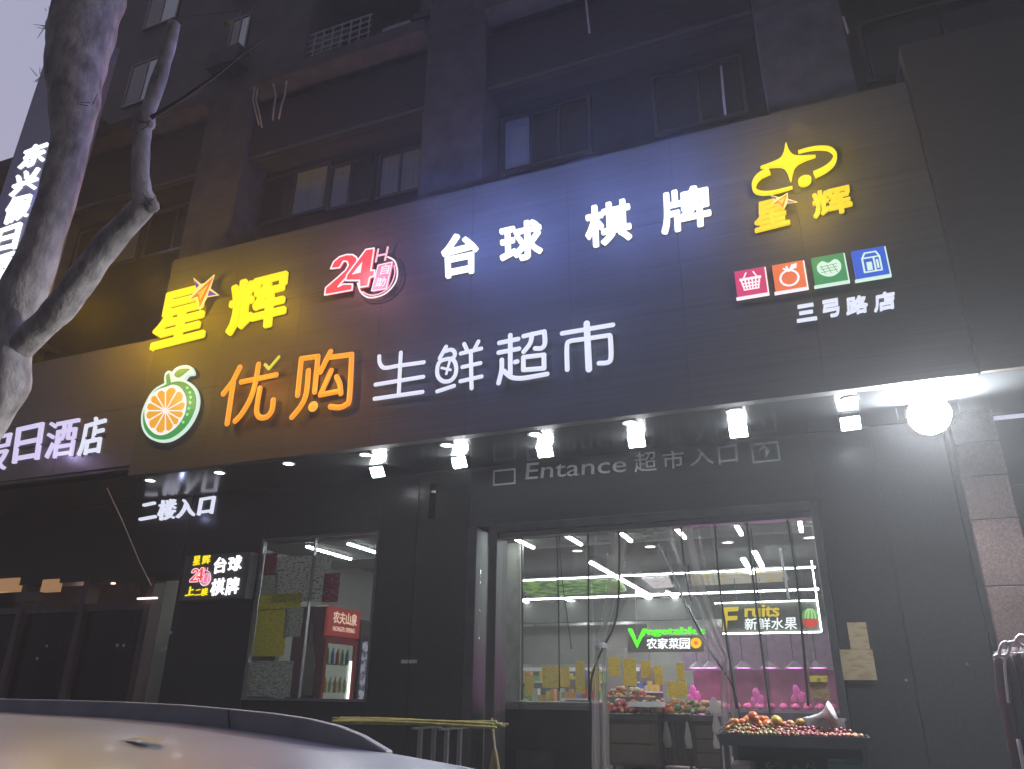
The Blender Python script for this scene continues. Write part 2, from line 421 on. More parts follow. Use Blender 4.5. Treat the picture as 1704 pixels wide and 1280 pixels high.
def window(x0, x1, z0, z1, panes, Yw=0.0, par=bld):
    f = MB()
    t = .05
    f.box(x0-t, x1+t, Yw-.07, Yw-.003, z1, z1+t).box(x0-t, x1+t, Yw-.07, Yw-.003, z0-t, z0).box(x0-t, x0, Yw-.068, Yw-.003, z0, z1).box(x1, x1+t, Yw-.068, Yw-.003, z0, z1)
    n = len(panes); w = (x1-x0)/n
    for i in range(1, n): f.box(x0+i*w-.018, x0+i*w+.018, Yw-.066, Yw-.003, z0, z1)
    fo = f.build('window', blackm, par)
    for i, k in enumerate(panes):
        a, b = x0+i*w+.02, x0+(i+1)*w-.02
        if k is not None:
            MB().box(a, b, Yw-.03, Yw-.02, z0+.01, z1-.01).build('curtain', curt[k], fo, local=True)
        MB().box(a, b, Yw-.05, Yw-.045, z0+.01, z1-.01).build('pane', glass if k is not None else dglass, fo, local=True)
window(-8.05, -6.72, 8.98, 9.86, [None, 0]); window(-6.62, -5.86, 8.92, 9.74, [1, None])
window(-5.68, -4.93, 8.9, 9.68, [1, 0])
window(-3.52, -2.2, 8.8, 9.74, [1, None, None])
window(-1.2, -.05, 8.8, 9.74, [None, None]); window(1.5, 3.3, 8.8, 9.7, [None, None])
window(-12.4, -10.8, 8.9, 9.8, [None, 1]); window(-10.6, -9.3, 8.9, 9.8, [None, None])
# parapet above the ledge and balcony boxes of the storey above
for a, b in bays()[3:]:
    part(MB().box(a, b, -.1, 0.0, 11.6, 13.2), 'parapet', stone)
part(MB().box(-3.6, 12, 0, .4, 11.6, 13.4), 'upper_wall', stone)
for (x, w) in ((-3.2, .5), (-2.55, .28), (-2.2, .2)):
    part(MB().box(x, x+w, -.2, -.1, 12.1, 12.9), 'wall_box', whitep)
# ------------------------------------------------------------------ tower behind
tow = thing('apartment_tower', 'tall dim apartment tower rising above the stone ledges, with dark balconies', 'building', (-10, 3, 12))
T = lambda mb, n, M, **k: mb.build(n, M, tow, **k)
T(MB().box(-19.5, -10.45, 3, 9, 11, 42), 'tower_wall', towerm)
T(MB().box(-10.45, 14, 4.6, 9, 11, 42), 'tower_wall', towerm)
T(MB().box(-6.8, -4.4, 2.6, 4.6, 11, 42), 'tower_bay', stone2)
T(MB().box(-4.4, 6, 3.6, 4.6, 13.4, 42), 'tower_bay', towerm)
for z0 in (13.1, 16.1, 19.1, 22.1, 25.1, 28.1):
    T(MB().box(-10.4, -8.35, 2.9, 4.6, z0, z0+.22), 'balcony_slab', beamm)
    T(MB().box(-8.35, -6.85, 3.5, 4.6, z0-.6, z0-.3), 'balcony_slab', beamm)
    g = MB()
    for k in range(5): g.box(-10.36, -8.4, 2.95, 2.98, z0+.32+k*.2, z0+.36+k*.2)
    for k in range(8): g.box(-10.36+k*.27, -10.33+k*.27, 2.94, 2.97, z0+.22, z0+1.16)
    T(g, 'balcony_railing', mat('grey_railing', (.24, .23, .25), .6)); T(MB().box(-10.3, -9.4, 3.0, 3.2, z0+.22, z0+1.0), 'balcony_screen', mat('pale_screen', (.16, .15, .17), .8)); T(MB().box(-8.3, -7.5, 3.3, 3.6, z0+.3, z0+.95), 'air_conditioner', mat('dull_white_box', (.22, .21, .22), .6)); T(MB().box(-10.45, -10.3, 2.9, 4.6, z0-3, z0+3-.003), 'side_pier', towerm) if z0 in (13.1, 19.1, 25.1) else None
    window(-10.0, -8.9, z0+.5, z0+2.3, [1, None], 4.6, tow)
    window(-8.2, -7.2, z0+.6, z0+2.0, [None, 1], 4.6, tow)
    window(-13.0, -12.45, z0+1.5, z0+2.75, [None, 1], 3.0, tow)
    window(-16.6, -15.4, z0+.9, z0+2.4, [None, 1], 3.0, tow)
    window(-3.6, -2.9, z0+.9, z0+2.3, [0, None], 3.6, tow); window(-1.6, -.4, z0+.9, z0+2.3, [None, None], 3.6, tow)
    T(MB().box(-6.9, -4.3, 2.5, 4.6, z0-.15, z0+.02), 'string_course', beamm)
    T(MB().box(-13.2, -12.2, 2.55, 3, z0+.7, z0+1.25), 'air_conditioner', whitep if z0 < 0 else stone2)
# unseen row behind the viewer, added tall to block skylight from the facade
op = thing('added_opposite_building', 'unseen dark row of flats added across the road to block skylight', 'building', (0, -30, 0))
MB().box(-58, 58, -40, -30, 0, 44).build('wall', mat('opposite_wall', (.10, .09, .09), .85), op)
mb = MB()
for i in range(22):
    for k in range(12): mb.box(-54+i*5, -51.6+i*5, -30.0, -29.96, 2.5+k*3.4, 4.2+k*3.4)
o = mb.build('windows', dglass, op); o['kind'] = 'stuff'
# low building far left, under the sky
fb = thing('distant_building', 'low bluish grey building at the far left under the open sky', 'building', (-30, 6, 0))
MB().box(-45, -20.5, 4, 20, 0, 14.6).build('wall', mat('distant_wall', (.16, .16, .24), .8), fb)
MB().box(-45.2, -20.4, 3.8, 20.2, 14.6, 14.9).build('roof', beamm, fb)
# ------------------------------------------------------------------ cables hanging off the ledge
for i, (pts, lab) in enumerate((([(424, 146), (421, 165), (425, 185), (431, 208)], 'leftmost of the pale cable ends drooping off the stone ledge'),
            ([(429, 148), (426, 166), (431, 186), (436, 212)], 'cable end beside the leftmost, drooping off the stone ledge'),
            ([(455, 140), (459, 160), (456, 178), (454, 200)], 'middle pale cable end drooping off the stone ledge'),
            ([(477, 135), (474, 158), (468, 178), (464, 198)], 'rightmost pale cable end drooping off the left ledge'),
            ([(975, 0), (977, 18), (979, 36), (981, 55)], 'single pale cable hanging from the ledge right of the central pillar'),
            ([(1403, 28), (1408, 42), (1412, 56)], 'short pale cable hanging high above the star emblem'),
            ([(1200, 110), (1203, 150), (1207, 190)], 'thin cable running down the dark wall above the white billiards sign'))):
    P_ = [PY(x, y, -.85) for x, y in pts]
    tag(MB().tube(P_, .016, 6).build('hanging_cable', mat('pale_cable', (.24, .21, .21), .8), smooth=True), lab, 'cable')
P_ = [PY(x, y, -1.2) for x, y in ((178, 812), (205, 870), (232, 935), (252, 975))]
tag(MB().tube(P_, .006, 6).build('thin_wire', mat('pale_cable', (.24, .21, .21), .8)), 'thin wire slanting down from the fascia in front of the dark hotel front', 'wire')

# ================================================================== downlights and floodlights
dl = thing('downlight', 'round recessed downlight', 'ceiling light', (0, 0, 0), 'round recessed downlights in a row along the soffit')
MB().lathe([(.060, 0), (.078, -.006), (.085, -.004), (.085, .0)], 24, cap=False).build('trim_ring', whitep, dl, smooth=True)
MB().lathe([(.001, -.003), (.062, -.003), (.062, -.001)], 24, cap=False).build('diffuser', E_down, dl)
ords = ['far left end of the soffit row', 'second from the left end of the soffit row', 'third from the left in the soffit row, above the shop window',
        'beside the leftmost floodlight', 'left of the second floodlight from the left', 'left of the third floodlight from the left',
        'left of the floodlight over the entrance lettering', 'above the arrow box of the entrance lettering', 'right end of the soffit row, nearest the glaring lamp']
dpx = [(250, 800), (365, 787), (480, 772), (608, 757), (743, 741), (890, 723), (1048, 704), (1222, 685), (1413, 665)]
for i, (x, y) in enumerate(dpx):
    p = PZ(x, y, SZ-.004)
    o = dl if i == 0 else dup(dl, (0, 0, 0))
    o.location = (p.x, max(p.y, FY+.13), SZ-.0035)
    o['label'] = 'round white recessed downlight, '+ords[i]
fl = thing('floodlight', 'x', 'floodlight', (0, 0, 0), 'square floodlights hanging under the soffit')
head = MB(); head.box(-.098, .098, -.03, .03, -.075, .075); h = head.build('housing', dsteel, fl, bevel=.01)
MB().box(-.088, .088, -.036, -.0305, -.065, .065).build('lit_face', E_flood, fl)
MB().box(-.110, -.104, .01, .03, -.02, .19).box(.104, .110, .01, .03, -.02, .19).box(-.104, .104, .01, .03, .184, .19).build('bracket', blackm, fl)
fn = ['leftmost square floodlight, hanging above the black column', 'second square floodlight from the left under the soffit', 'square floodlight above the start of the entrance lettering',
      'square floodlight above the middle of the entrance lettering', 'square floodlight just above the arrow box of the lettering', 'square floodlight next to the glaring lamp']
for i, (x, y) in enumerate([(630, 784), (766, 768), (908, 750), (1060, 733), (1229, 716), (1415, 703)]):
    o = fl if i == 0 else dup(fl, (0, 0, 0))
    p = PY(x, y, -.45); o.location = p; o['label'] = fn[i]
    d = o
    tilt = math.radians(38)
    for c in o.children:
        if c.name.startswith(('housing', 'lit_face')): c.rotation_euler = (tilt, 0, random.uniform(-.06, .06))
big = thing('floodlight', 'large glaring white floodlight at the right end of the soffit', 'floodlight', tuple(PY(1545, 690, -.5)))
MB().lathe([(.02, .09), (.12, .08), (.20, .02), (.205, -.04), (.19, -.04)], 28, (0, 0, 0), 'y').build('housing', dsteel, big, smooth=True, local=False)
MB().lathe([(.001, -.046), (.18, -.046), (.188, -.041)], 28, (0, 0, 0), 'y', False).build('lit_face', E_big, big, local=False)
MB().box(-.275, -.267, -.01, .01, -.02, .34).box(.267, .275, -.01, .01, -.02, .34).box(-.267, .267, -.01, .01, .33, .34).build('bracket', dsteel, big, local=False)
for c in big.children:
    if not c.name.startswith('bracket'): c.rotation_euler = (math.radians(22), 0, 0)

# ================================================================== lit signs
def sign(name, label, cx_, cy_, cat='sign'):
    p = PY(cx_, cy_, LY); return thing(name, label, cat, (p.x, LY, p.z))

YC = (1, .58, .002)
LIFT = .10  # raises the added glow lights above the letters so the panel there brightens
# --- yellow name sign
s1 = sign('name_sign', 'large yellow lit shop name sign of two characters, upper left of the fascia', 360, 510)
def charpart(par, ch, quad, M, off, Y=LY, depth=.065, name='character'):
    mb = MB(); put(mb, ch, quad, Y+depth/2, depth, off); return mb.build(name, M, par)
charpart(s1, '星', [(247, 583), (338, 560), (266, 490), (352, 468)], E_yel, .045)
charpart(s1, '辉', [(374, 560), (472, 537), (384, 470), (480, 446)], E_yel, .045)
def star(par, f, Y):
    o = MB(); o.prism(XZ([f(p) for p in [(325, 262), (372, 302), (437, 245), (415, 318), (462, 355), (398, 366), (358, 437), (348, 372), (300, 378), (342, 322)]], Y-.012), Y-.012, Y+.0)
    o.build('star_border', em('lit_cream_acrylic', (1, .72, .25), 1), par)
    o = MB(); o.prism(XZ([f(p) for p in [(430, 260), (358, 420), (350, 362), (312, 374)]], Y-.02), Y-.02, Y-.0125); o.build('star_arrow', E_flame, par)
    o = MB(); o.prism(XZ([f(p) for p in [(404, 300), (362, 380), (356, 346), (345, 350)]], Y-.026), Y-.026, Y-.0205); o.build('star_arrow', em('lit_amber_acrylic', (1, .5, .06), 1), par)
    for t in ([(331, 276), (354, 302), (340, 318)], [(410, 330), (448, 352), (402, 360)]):
        o = MB(); o.prism(XZ([f(p) for p in t], Y-.02), Y-.02, Y-.0125); o.build('star_tip', E_purple, par)
fA = lambda p: (220+p[0]*.3125, 380+p[1]*.3125)
star(s1, fA, LY-.008)
lamp('glow', PY(225, 560, LY)+Vector((0, -.75, 0)), 120, (1, .56, .002), .03, s1); lamp('glow', PY(300, 515, LY)+Vector((0, -.5, LIFT)), 62, YC, .03, s1); lamp('glow', PY(430, 500, LY)+Vector((0, -.5, LIFT)), 66, YC, .03, s1)  # point lights added before the letters to throw yellow glow on the panel
# --- 24H badge
def affine(src, dst):
    (x1, y1), (x2, y2), (x3, y3) = src
    A = Matrix(((x1, y1, 1), (x2, y2, 1), (x3, y3, 1))).inverted()
    u = A @ Vector([d[0] for d in dst]); v = A @ Vector([d[1] for d in dst])
    return lambda p: (u[0]*p[0]+u[1]*p[1]+u[2], v[0]*p[0]+v[1]*p[1]+v[2])
def badge(par, f, Y, k, chars=True, thick=.012):
    two = [(185, 1015), (200, 905), (380, 750), (500, 640), (545, 560), (525, 505), (470, 500), (410, 600), (275, 615), (320, 510), (410, 435), (520, 400), (610, 400), (670, 440), (690, 510), (640, 610), (560, 700), (440, 830), (390, 890), (470, 850), (610, 850), (600, 940)]
    four = [(820, 330), (945, 310), (895, 650), (955, 645), (945, 735), (880, 755), (850, 885), (725, 905), (720, 800), (510, 800), (530, 715)]
    hole = [(765, 520), (740, 680), (610, 712)]
    r = mpp(*f((700, 700)), Y)
    pxr = r*k
    fx = lambda L: XZ([f(p) for p in L], Y)
    o = MB(); o.prism(fx(two), Y, Y+.03); o.build('digit', E_red, par)
    o = MB(); o.prism(fx(four), Y-thick, Y+.03); o.build('digit', E_red, par)
    o = MB(); o.prism(fx(hole), Y-thick-.006, Y-thick+.002); o.build('digit_counter', E_pinkw, par)
    for L, dy in ((two, 0), (four, -thick)):
        P_ = fx(L); P_.append(P_[0]); MB().strokes([P_], Y+dy-.001, 1.45*pxr, .5).build('digit_outline', E_pinkw, par)
    arc = smoothc([(680, 830), (720, 950), (800, 1030), (900, 1050), (1060, 1010), (1180, 920), (1265, 790), (1285, 640), (1240, 490), (1140, 430)], 4)
    MB().strokes([fx(arc)], Y+.01, 1.5*pxr, .5).build('ring', E_pinkw, par)
    arc = smoothc([(760, 960), (860, 1010), (980, 1000), (1120, 930), (1200, 820), (1245, 680), (1235, 560)], 4)
    MB().strokes([fx(arc)], Y+.012, 1.3*pxr, .5).build('ring', E_pink, par)
    MB().strokes([fx([(1000, 320), (965, 505)]), fx([(1145, 290), (1105, 480)]), fx([(985, 420), (1125, 390)])], Y, 2.0*pxr, .5).build('letter', E_pink, par)
    bx = [(1000, 565), (1215, 515), (1125, 920), (900, 955)]
    o = MB(); o.prism(fx(bx), Y-.004, Y+.03); o.build('box', em('lit_rose_acrylic', (.95, .22, .42), 1), par)
    P_ = fx(bx); P_.append(P_[0]); MB().strokes([P_], Y-.005, 1.0*pxr, .5).build('box_outline', E_pinkw, par)
    if chars:
        for ch, qd in (('自', [(1025, 705), (1145, 690), (1060, 560), (1180, 540)]), ('助', [(945, 905), (1090, 875), (985, 760), (1135, 735)])):
            mb = MB(); put(mb, ch, [f(p) for p in qd], Y-.012, .01, .0); mb.build('character', E_pinkw, par)
s2 = sign('hours_badge', 'pink and red lit 24H badge with a ring, between the yellow and white signs', 600, 455)
fB = lambda p: (520+p[0]*.10936, 380+p[1]*.10936)
badge(s2, fB, LY, 1.0)
lamp('glow', PY(600, 450, LY)+Vector((0, -.4, 0)), 34, (1, .35, .45), .03, s2)  # added fill light spreading pink around the badge
# --- white billiards / chess sign
s3 = sign('billiards_sign', 'bright white lit sign of four spaced characters across the upper fascia', 960, 400)
for ch, qd in (('台', [(736, 463), (794, 451), (733, 394), (795, 381)]), ('球', [(832, 440), (902, 424), (830, 377), (900, 361)]),
               ('棋', [(975, 413), (1051, 396), (972, 345), (1048, 328)]), ('牌', [(1101, 389), (1184, 371), (1098, 321), (1180, 303)])):
    charpart(s3, ch, qd, E_white, .04)
for p in ((765, 425), (866, 403), (1012, 372), (1140, 347)):
    lamp('glow', PY(*p, LY)+Vector((0, -.65, .30)), 78, (.24, .33, 1), .03, s3)  # blue fill lights added ahead of the white letters to tint the panel
# --- star emblem and small yellow name
s4 = sign('emblem_sign', 'yellow lit four-pointed star emblem with two orbit arcs, upper right of the fascia', 1320, 285)
fE = lambda p: (1230+p[0]*.14066, 220+p[1]*.14066)
o = MB(); o.prism(XZ(smoothc([fE(p) for p in [(553, 115), (585, 200), (640, 262), (730, 275), (905, 268), (790, 312), (690, 365), (640, 440), (612, 570), (572, 470), (525, 405), (440, 392), (250, 405), (385, 352), (490, 298), (530, 220)]], 3, True), LY), LY, LY+.05); o.build('star', E_yel, s4)
def ribbon(par, pts, rr, M, name, Y=LY):
    P_ = smoothc(pts, 5); n = len(P_); L = []; R = []
    for i, p in enumerate(P_):
        a = Vector(P_[max(0, i-1)]); b = Vector(P_[min(n-1, i+1)]); t = (b-a).normalized(); nn = Vector((-t.y, t.x))
        w = rr[0]+(rr[1]-rr[0])*i/(n-1)
        L.append((p[0]+nn.x*w, p[1]+nn.y*w)); R.append((p[0]-nn.x*w, p[1]-nn.y*w))
    a = XZ([fE(p) for p in L], Y); b = XZ([fE(p) for p in R], Y)
    mb = MB()
    vs = [(x, Y, z) for x, z in a]+[(x, Y, z) for x, z in b]+[(x, Y+.05, z) for x, z in a]+[(x, Y+.05, z) for x, z in b]
    fs = []
    for i in range(n-1):
        fs += [(i, i+1, n+i+1, n+i), (2*n+i, 3*n+i, 3*n+i+1, 2*n+i+1), (i, 2*n+i, 2*n+i+1, i+1), (n+i, n+i+1, 3*n+i+1, 3*n+i)]
    fs += [(0, n, 3*n, 2*n), (n-1, 3*n-1, 4*n-1, 2*n-1)]
    mb.add(vs, fs).build(name, M, par)
ribbon(s4, [(700, 220), (820, 188), (950, 172), (1070, 185), (1135, 250), (1110, 345), (1020, 425), (890, 490)], (6, 32), E_yel, 'orbit_arc')
ribbon(s4, [(355, 445), (235, 510), (175, 600), (190, 680), (280, 708), (420, 695), (630, 640)], (34, 6), E_yel, 'orbit_arc')
o = MB(); o.prism(XZ([fE((775+78*math.cos(t*PI/10)-8*math.sin(t*PI/10), 563+58*math.sin(t*PI/10)-10*math.cos(t*PI/10))) for t in range(20)], LY), LY, LY+.05); o.build('orbit_dot', E_yel, s4)
s5 = sign('small_name_sign', 'small deeper yellow copy of the two-character name under the star emblem', 1330, 345)
charpart(s5, '星', [(1255, 386), (1315, 371), (1256, 338), (1308, 325)], E_yel2, .045)
charpart(s5, '辉', [(1354, 363), (1420, 348), (1350, 320), (1414, 305)], E_yel2, .045)
fS = affine([(437, 245), (462, 355), (358, 437)], [fE((575, 715)), fE((690, 825)), fE((530, 910))])
star(s5, fS, LY-.008)
lamp('glow', PY(1320, 290, LY)+Vector((0, -.6, LIFT)), 42, (1, .66, .06), .03, s4); lamp('glow', PY(1345, 350, LY)+Vector((0, -.42, LIFT)), 22, (1, .66, .08), .03, s5)  # added lights give the emblem and small name their yellow spill
# --- fruit logo
s6 = sign('fruit_logo_sign', 'oval lit logo of a sliced orange with green rind and leaf, lower left', 282, 670)
fF = lambda p: (220+p[0]*.1407, 580+p[1]*.1407)
def poly(par, L, Y, d, M, name, sm=4):
    o = MB(); P_ = smoothc(L, sm, True) if sm else L
    o.prism(XZ([fF(p) for p in P_], Y), Y, Y+d); return o.build(name, M, par)
rim = [(400, 400), (250, 490), (150, 650), (105, 800), (120, 950), (200, 1060), (330, 1103), (480, 1070), (640, 940), (745, 760), (775, 600), (740, 470), (650, 385), (560, 362), (470, 375)]
poly(s6, rim, LY+.02, .05, E_mint, 'rim')
leaf = [(440, 345), (500, 240), (600, 198), (690, 212), (722, 300), (650, 318), (600, 375), (500, 400)]
poly(s6, leaf, LY+.018, .05, E_mint, 'leaf_border')
poly(s6, [(388, 430), (382, 310), (430, 262), (480, 300), (462, 430)], LY+.016, .05, E_mint, 'stem_border')
c = (440, 740)
poly(s6, [(c[0]+(x-c[0])*.93, c[1]+(y-c[1])*.93) for x, y in rim], LY+.01, .012, E_green, 'rind')
poly(s6, [(500, 300), (560, 245), (670, 240), (640, 270), (560, 335), (515, 335)], LY+.008, .012, E_green, 'leaf')
poly(s6, [(408, 445), (398, 320), (435, 290), (455, 420)], LY+.008, .012, E_green, 'stem', 0)
inner = [(400, 455), (480, 428), (560, 455), (620, 540), (638, 650), (610, 790), (520, 925), (400, 1010), (290, 1020), (200, 950), (150, 840), (150, 700), (210, 570), (300, 490)]
poly(s6, inner, LY+.002, .012, em('lit_white_pith', (.95, .88, .84), 1), 'pith')
N = 12; ic = smoothc(inner, 6, True); cc = (390, 735)
ring = []
for k in range(N*4):
    a = 2*PI*k/(N*4); best = max(ic, key=lambda p: ((p[0]-cc[0])*math.cos(a)+(p[1]-cc[1])*math.sin(a))/math.hypot(p[0]-cc[0], p[1]-cc[1]))
    rr = math.hypot(best[0]-cc[0], best[1]-cc[1])*.9; ring.append((a, rr))
for k in range(N):
    L = []
    a0 = 2*PI*k/N+.05; a1 = 2*PI*(k+1)/N-.05; r0_ = ring[k*4][1]; r1_ = ring[(k*4+4) % (N*4)][1]; rm = ring[k*4+2][1]
    L = [(cc[0]+34*math.cos((a0+a1)/2), cc[1]+34*math.sin((a0+a1)/2)), (cc[0]+r0_*.9*math.cos(a0), cc[1]+r0_*.9*math.sin(a0)), (cc[0]+(r0_+rm)/2*math.cos(a0+.12), cc[1]+(r0_+rm)/2*math.sin(a0+.12)),
         (cc[0]+(r1_+rm)/2*math.cos(a1-.12), cc[1]+(r1_+rm)/2*math.sin(a1-.12)), (cc[0]+r1_*.9*math.cos(a1), cc[1]+r1_*.9*math.sin(a1))]
    poly(s6, L, LY-.006, .009, E_fruit, 'fruit_segment', 0)
for i, (x, y) in enumerate([(650, 465), (680, 520), (690, 575), (684, 640), (667, 710), (648, 780), (600, 870)]):
    poly(s6, [(x+17*math.cos(t*PI/4), y+19*math.sin(t*PI/4)) for t in range(8)], LY+.004, .01, E_leafg, 'rind_dot', 0)
lamp('glow', PY(282, 665, LY)+Vector((0, -.36, LIFT)), 9, (.9, .8, .4), .03, s6)  # added light for the glow around the logo
# --- orange and white rounded stroke signs
def strokesign(par, cropv, chars, M, rpx):
    x0, y0, s = cropv
    for lst in chars:
        mb = MB()
        for st in lst:
            w = rpx
            if st and isinstance(st[0], (int, float)): w = st[0]; st = st[1]
            P_ = XZ(crop(x0, y0, s, st), LY)
            mb.strokes([P_], LY+.012, w*mpp(*crop(x0, y0, s, st)[0], LY), .55)
        mb.build('character', M, par, smooth=True)
s7 = sign('orange_sign', 'two large rounded orange lit characters in the lower row of the fascia', 480, 640)
sm = lambda L: smoothc(L, 4)
you = [[(305, 320), (230, 470), (130, 600)], [(235, 480), (170, 912)], [(320, 475), (685, 400)], sm([(500, 290), (470, 470), (420, 640), (330, 800), (255, 885)]),
       sm([(515, 540), (488, 700), (482, 800), (520, 848), (590, 838), (640, 770), (655, 665)])]
gou = [[(910, 615), (950, 230), (1125, 205), (1090, 580)], sm([(1025, 355), (1003, 590), (950, 720), (850, 845)]), [(1258, 155), (1150, 370)], [(1250, 215), (1480, 185)],
       sm([(1480, 185), (1455, 640), (1420, 710), (1350, 742), (1255, 733)]), [(1265, 355), (1150, 610), (1350, 570)], sm([(1320, 420), (1355, 500), (1365, 595)])]
strokesign(s7, (350, 560, .15845), [you, gou], E_org, 5.0)
p = PY(*crop(350, 560, .15845, [(1072, 732)])[0], LY); MB().ball((p.x, LY+.015, p.z), 9.5*mpp(520, 676, LY), 20, 10, (1, .35, 1)).build('dot', em('lit_light_orange', (1, .45, .04), 1), s7, smooth=True)
mb = MB(); mb.strokes([XZ(crop(350, 560, .15845, [(575, 295), (615, 340), (720, 215)]), LY)], LY, 2.9*mpp(450, 610, LY), .5).build('tick', E_tick, s7)
lamp('glow', PY(420, 650, LY)+Vector((0, -.36, LIFT)), 26, (1, .36, .03), .03, s7); lamp('glow', PY(535, 640, LY)+Vector((0, -.36, LIFT)), 26, (1, .36, .03), .03, s7)  # added orange fills in front of the two characters
s8 = sign('supermarket_sign', 'row of four rounded soft-white lit characters in the lower row of the fascia', 820, 600)
sheng = [sm([(228, 545), (235, 630), (290, 690), (430, 670)]), [(430, 670), (785, 620)], [(180, 900), (778, 802)], [(168, 1078), (768, 992)], [(498, 500), (472, 1015)]]
xian = [[(1065, 425), (985, 570)], sm([(1060, 480), (1130, 462), (1175, 500), (1160, 560), (1100, 580)]), sm([(1090, 575), (1160, 595), (1192, 680), (1180, 780), (1120, 850), (1030, 858), (965, 800), (955, 700), (990, 610), (1090, 575)]),
        [4.0/1.25*.75, [(1010, 690), (1120, 715)]], [4.0/1.25*.75, [(1108, 615), (1068, 765)]], [(955, 985), (1165, 915)],
        [(1292, 390), (1325, 460)], [(1470, 360), (1425, 450)], [(1250, 510), (1505, 448)], [(1270, 680), (1495, 630)], [(1245, 858), (1510, 798)], [(1375, 480), (1385, 945)]]
strokesign(s8, (600, 520, .13285), [sheng, xian], E_white2, 3.7)
chao = [[(150, 445), (382, 397)], [(142, 565), (392, 517)], [(285, 350), (285, 830)], [(345, 682), (370, 675)], sm([(180, 655), (178, 780), (140, 940)]), sm([(205, 790), (290, 865), (400, 882), (520, 868)]), [(520, 868), (740, 828)],
        [(450, 362), (705, 305)], sm([(705, 305), (712, 450), (670, 510), (592, 512)]), sm([(555, 335), (530, 450), (450, 555)]), [(447, 622), (700, 592), (702, 758), (447, 778), (447, 622)]]
shi = [[(925, 328), (1550, 222)], [5.6, [(1228, 205), (1255, 770)]], sm([(988, 775), (984, 480), (1020, 425), (1100, 410)]), [(1100, 410), (1500, 352)], sm([(1500, 352), (1520, 380), (1528, 620), (1490, 685), (1380, 695)])]
strokesign(s8, (810, 510, .13498), [chao, shi], E_white2, 4.2)
for p in ((665, 625), (765, 610), (872, 590), (980, 575)): lamp('glow', PY(*p, LY)+Vector((0, -.36, LIFT)), 8, (.40, .48, 1), .03, s8)  # added bluish fills ahead of the soft white row
# --- icon tiles
ic_lab = ['square pink icon tile with a white shopping basket, leftmost of four', 'square orange icon tile with a white outlined fruit', 'square green icon tile with a white heart shape', 'square blue icon tile with a white carton, rightmost of four']
ic_q = [[(128, 762), (278, 740), (296, 865), (140, 893)], [(318, 732), (475, 705), (495, 838), (335, 863)], [(518, 692), (683, 670), (703, 805), (537, 830)], [(722, 660), (890, 633), (915, 775), (745, 798)]]
ic_c = [(.62, .035, .14), (.80, .16, .045), (.035, .27, .09), (.02, .10, .62)]
for k in range(4):
    q = crop(1180, 200, .3281, ic_q[k]); cx0 = sum(p[0] for p in q)/4; cy0 = sum(p[1] for p in q)/4
    t = sign('icon_tile', ic_lab[k], cx0, cy0); t['group'] = 'coloured icon tiles on the fascia'
    Z_ = XZ(q, LY)
    # square it up on the wall
    TLx, TRx = (Z_[0][0]+Z_[3][0])/2, (Z_[1][0]+Z_[2][0])/2; zt, zb = (Z_[0][1]+Z_[1][1])/2, (Z_[2][1]+Z_[3][1])/2
    MB().box(TLx, TRx, LY+.02, LY+.12, zb, zt).build('tile', em('lit_icon_colour_%d' % k, ic_c[k], 1.0), t)
    MB().box(TLx-.012, TRx+.012, LY+.03, LY+.11, zb-.02, zb-.001).box(TRx+.001, TRx+.014, LY+.03, LY+.11, zb-.02, zt).build('lit_edge', E_pinkw if k < 2 else E_mint, t)
    MB().box((TLx+TRx)/2-.05, (TLx+TRx)/2+.05, LY+.12, FY-.02, zb+.15, zb+.2).build('bracket', dsteel, t)
    U = lambda L: [(TLx+(TRx-TLx)*u, zb+(zt-zb)*v) for u, v in L]
    pic = MB(); w = E_pinkw if k < 2 else E_mint; r = (TRx-TLx)
    if k == 0:
        pic.prism(U([(.14, .66), (.86, .66), (.86, .58), (.14, .58)]), LY+.008, LY+.018)
        for i in range(6): pic.strokes([U([(.2+.12*i, .57), (.27+.092*i, .22)])], LY+.012, r*.026, .3)
        pic.strokes([U([(.26, .2), (.74, .2)]), U([(.21, .45), (.79, .45)]), U([(.24, .33), (.76, .33)]), U([(.38, .86), (.28, .66)]), U([(.62, .86), (.72, .66)])], LY+.012, r*.025, .3)
    elif k == 1:
        pic.strokes([U([(.5+.29*math.cos(a*PI/8), .40+.29*math.sin(a*PI/8)) for a in range(17)]), U([(.5, .66), (.46, .84)]), U([(.36, .78), (.5, .68), (.62, .72)])], LY+.012, r*.035, .3)
        pic.prism(U([(.52, .70), (.62, .88), (.80, .90), (.76, .74)]), LY+.006, LY+.018)
    elif k == 2:
        pic.prism(U(smoothc([(.5, .70), (.32, .80), (.14, .66), (.16, .42), (.36, .24), (.62, .22), (.84, .40), (.86, .64), (.72, .80)], 3, True)), LY+.008, LY+.018)
        l2 = MB()
        for i in range(3): l2.strokes([U([(.26+.18*i, .62), (.36+.18*i, .32)]), U([(.24, .58-.1*i), (.74, .62-.1*i)])], LY+.006, r*.010, .3)
        l2.build('icon_lines', E_green, t)
    else:
        for L in ([(.28, .16), (.28, .66), (.38, .84), (.72, .84), (.8, .66), (.8, .16), (.28, .16)], [(.28, .66), (.8, .66)], [(.62, .66), (.62, .16)]): pic.strokes([U(L)], LY+.012, r*.028, .3)
        pic.prism(U([(.38, .22), (.54, .22), (.54, .5), (.38, .5)]), LY+.008, LY+.018)
        pic.prism(U([(.68, .25), (.74, .25), (.74, .55), (.68, .55)]), LY+.008, LY+.018)
    pic.build('icon_picture', w, t)
s9 = sign('branch_sign', 'four small bold white characters naming the branch, below the icon tiles', 1405, 512)
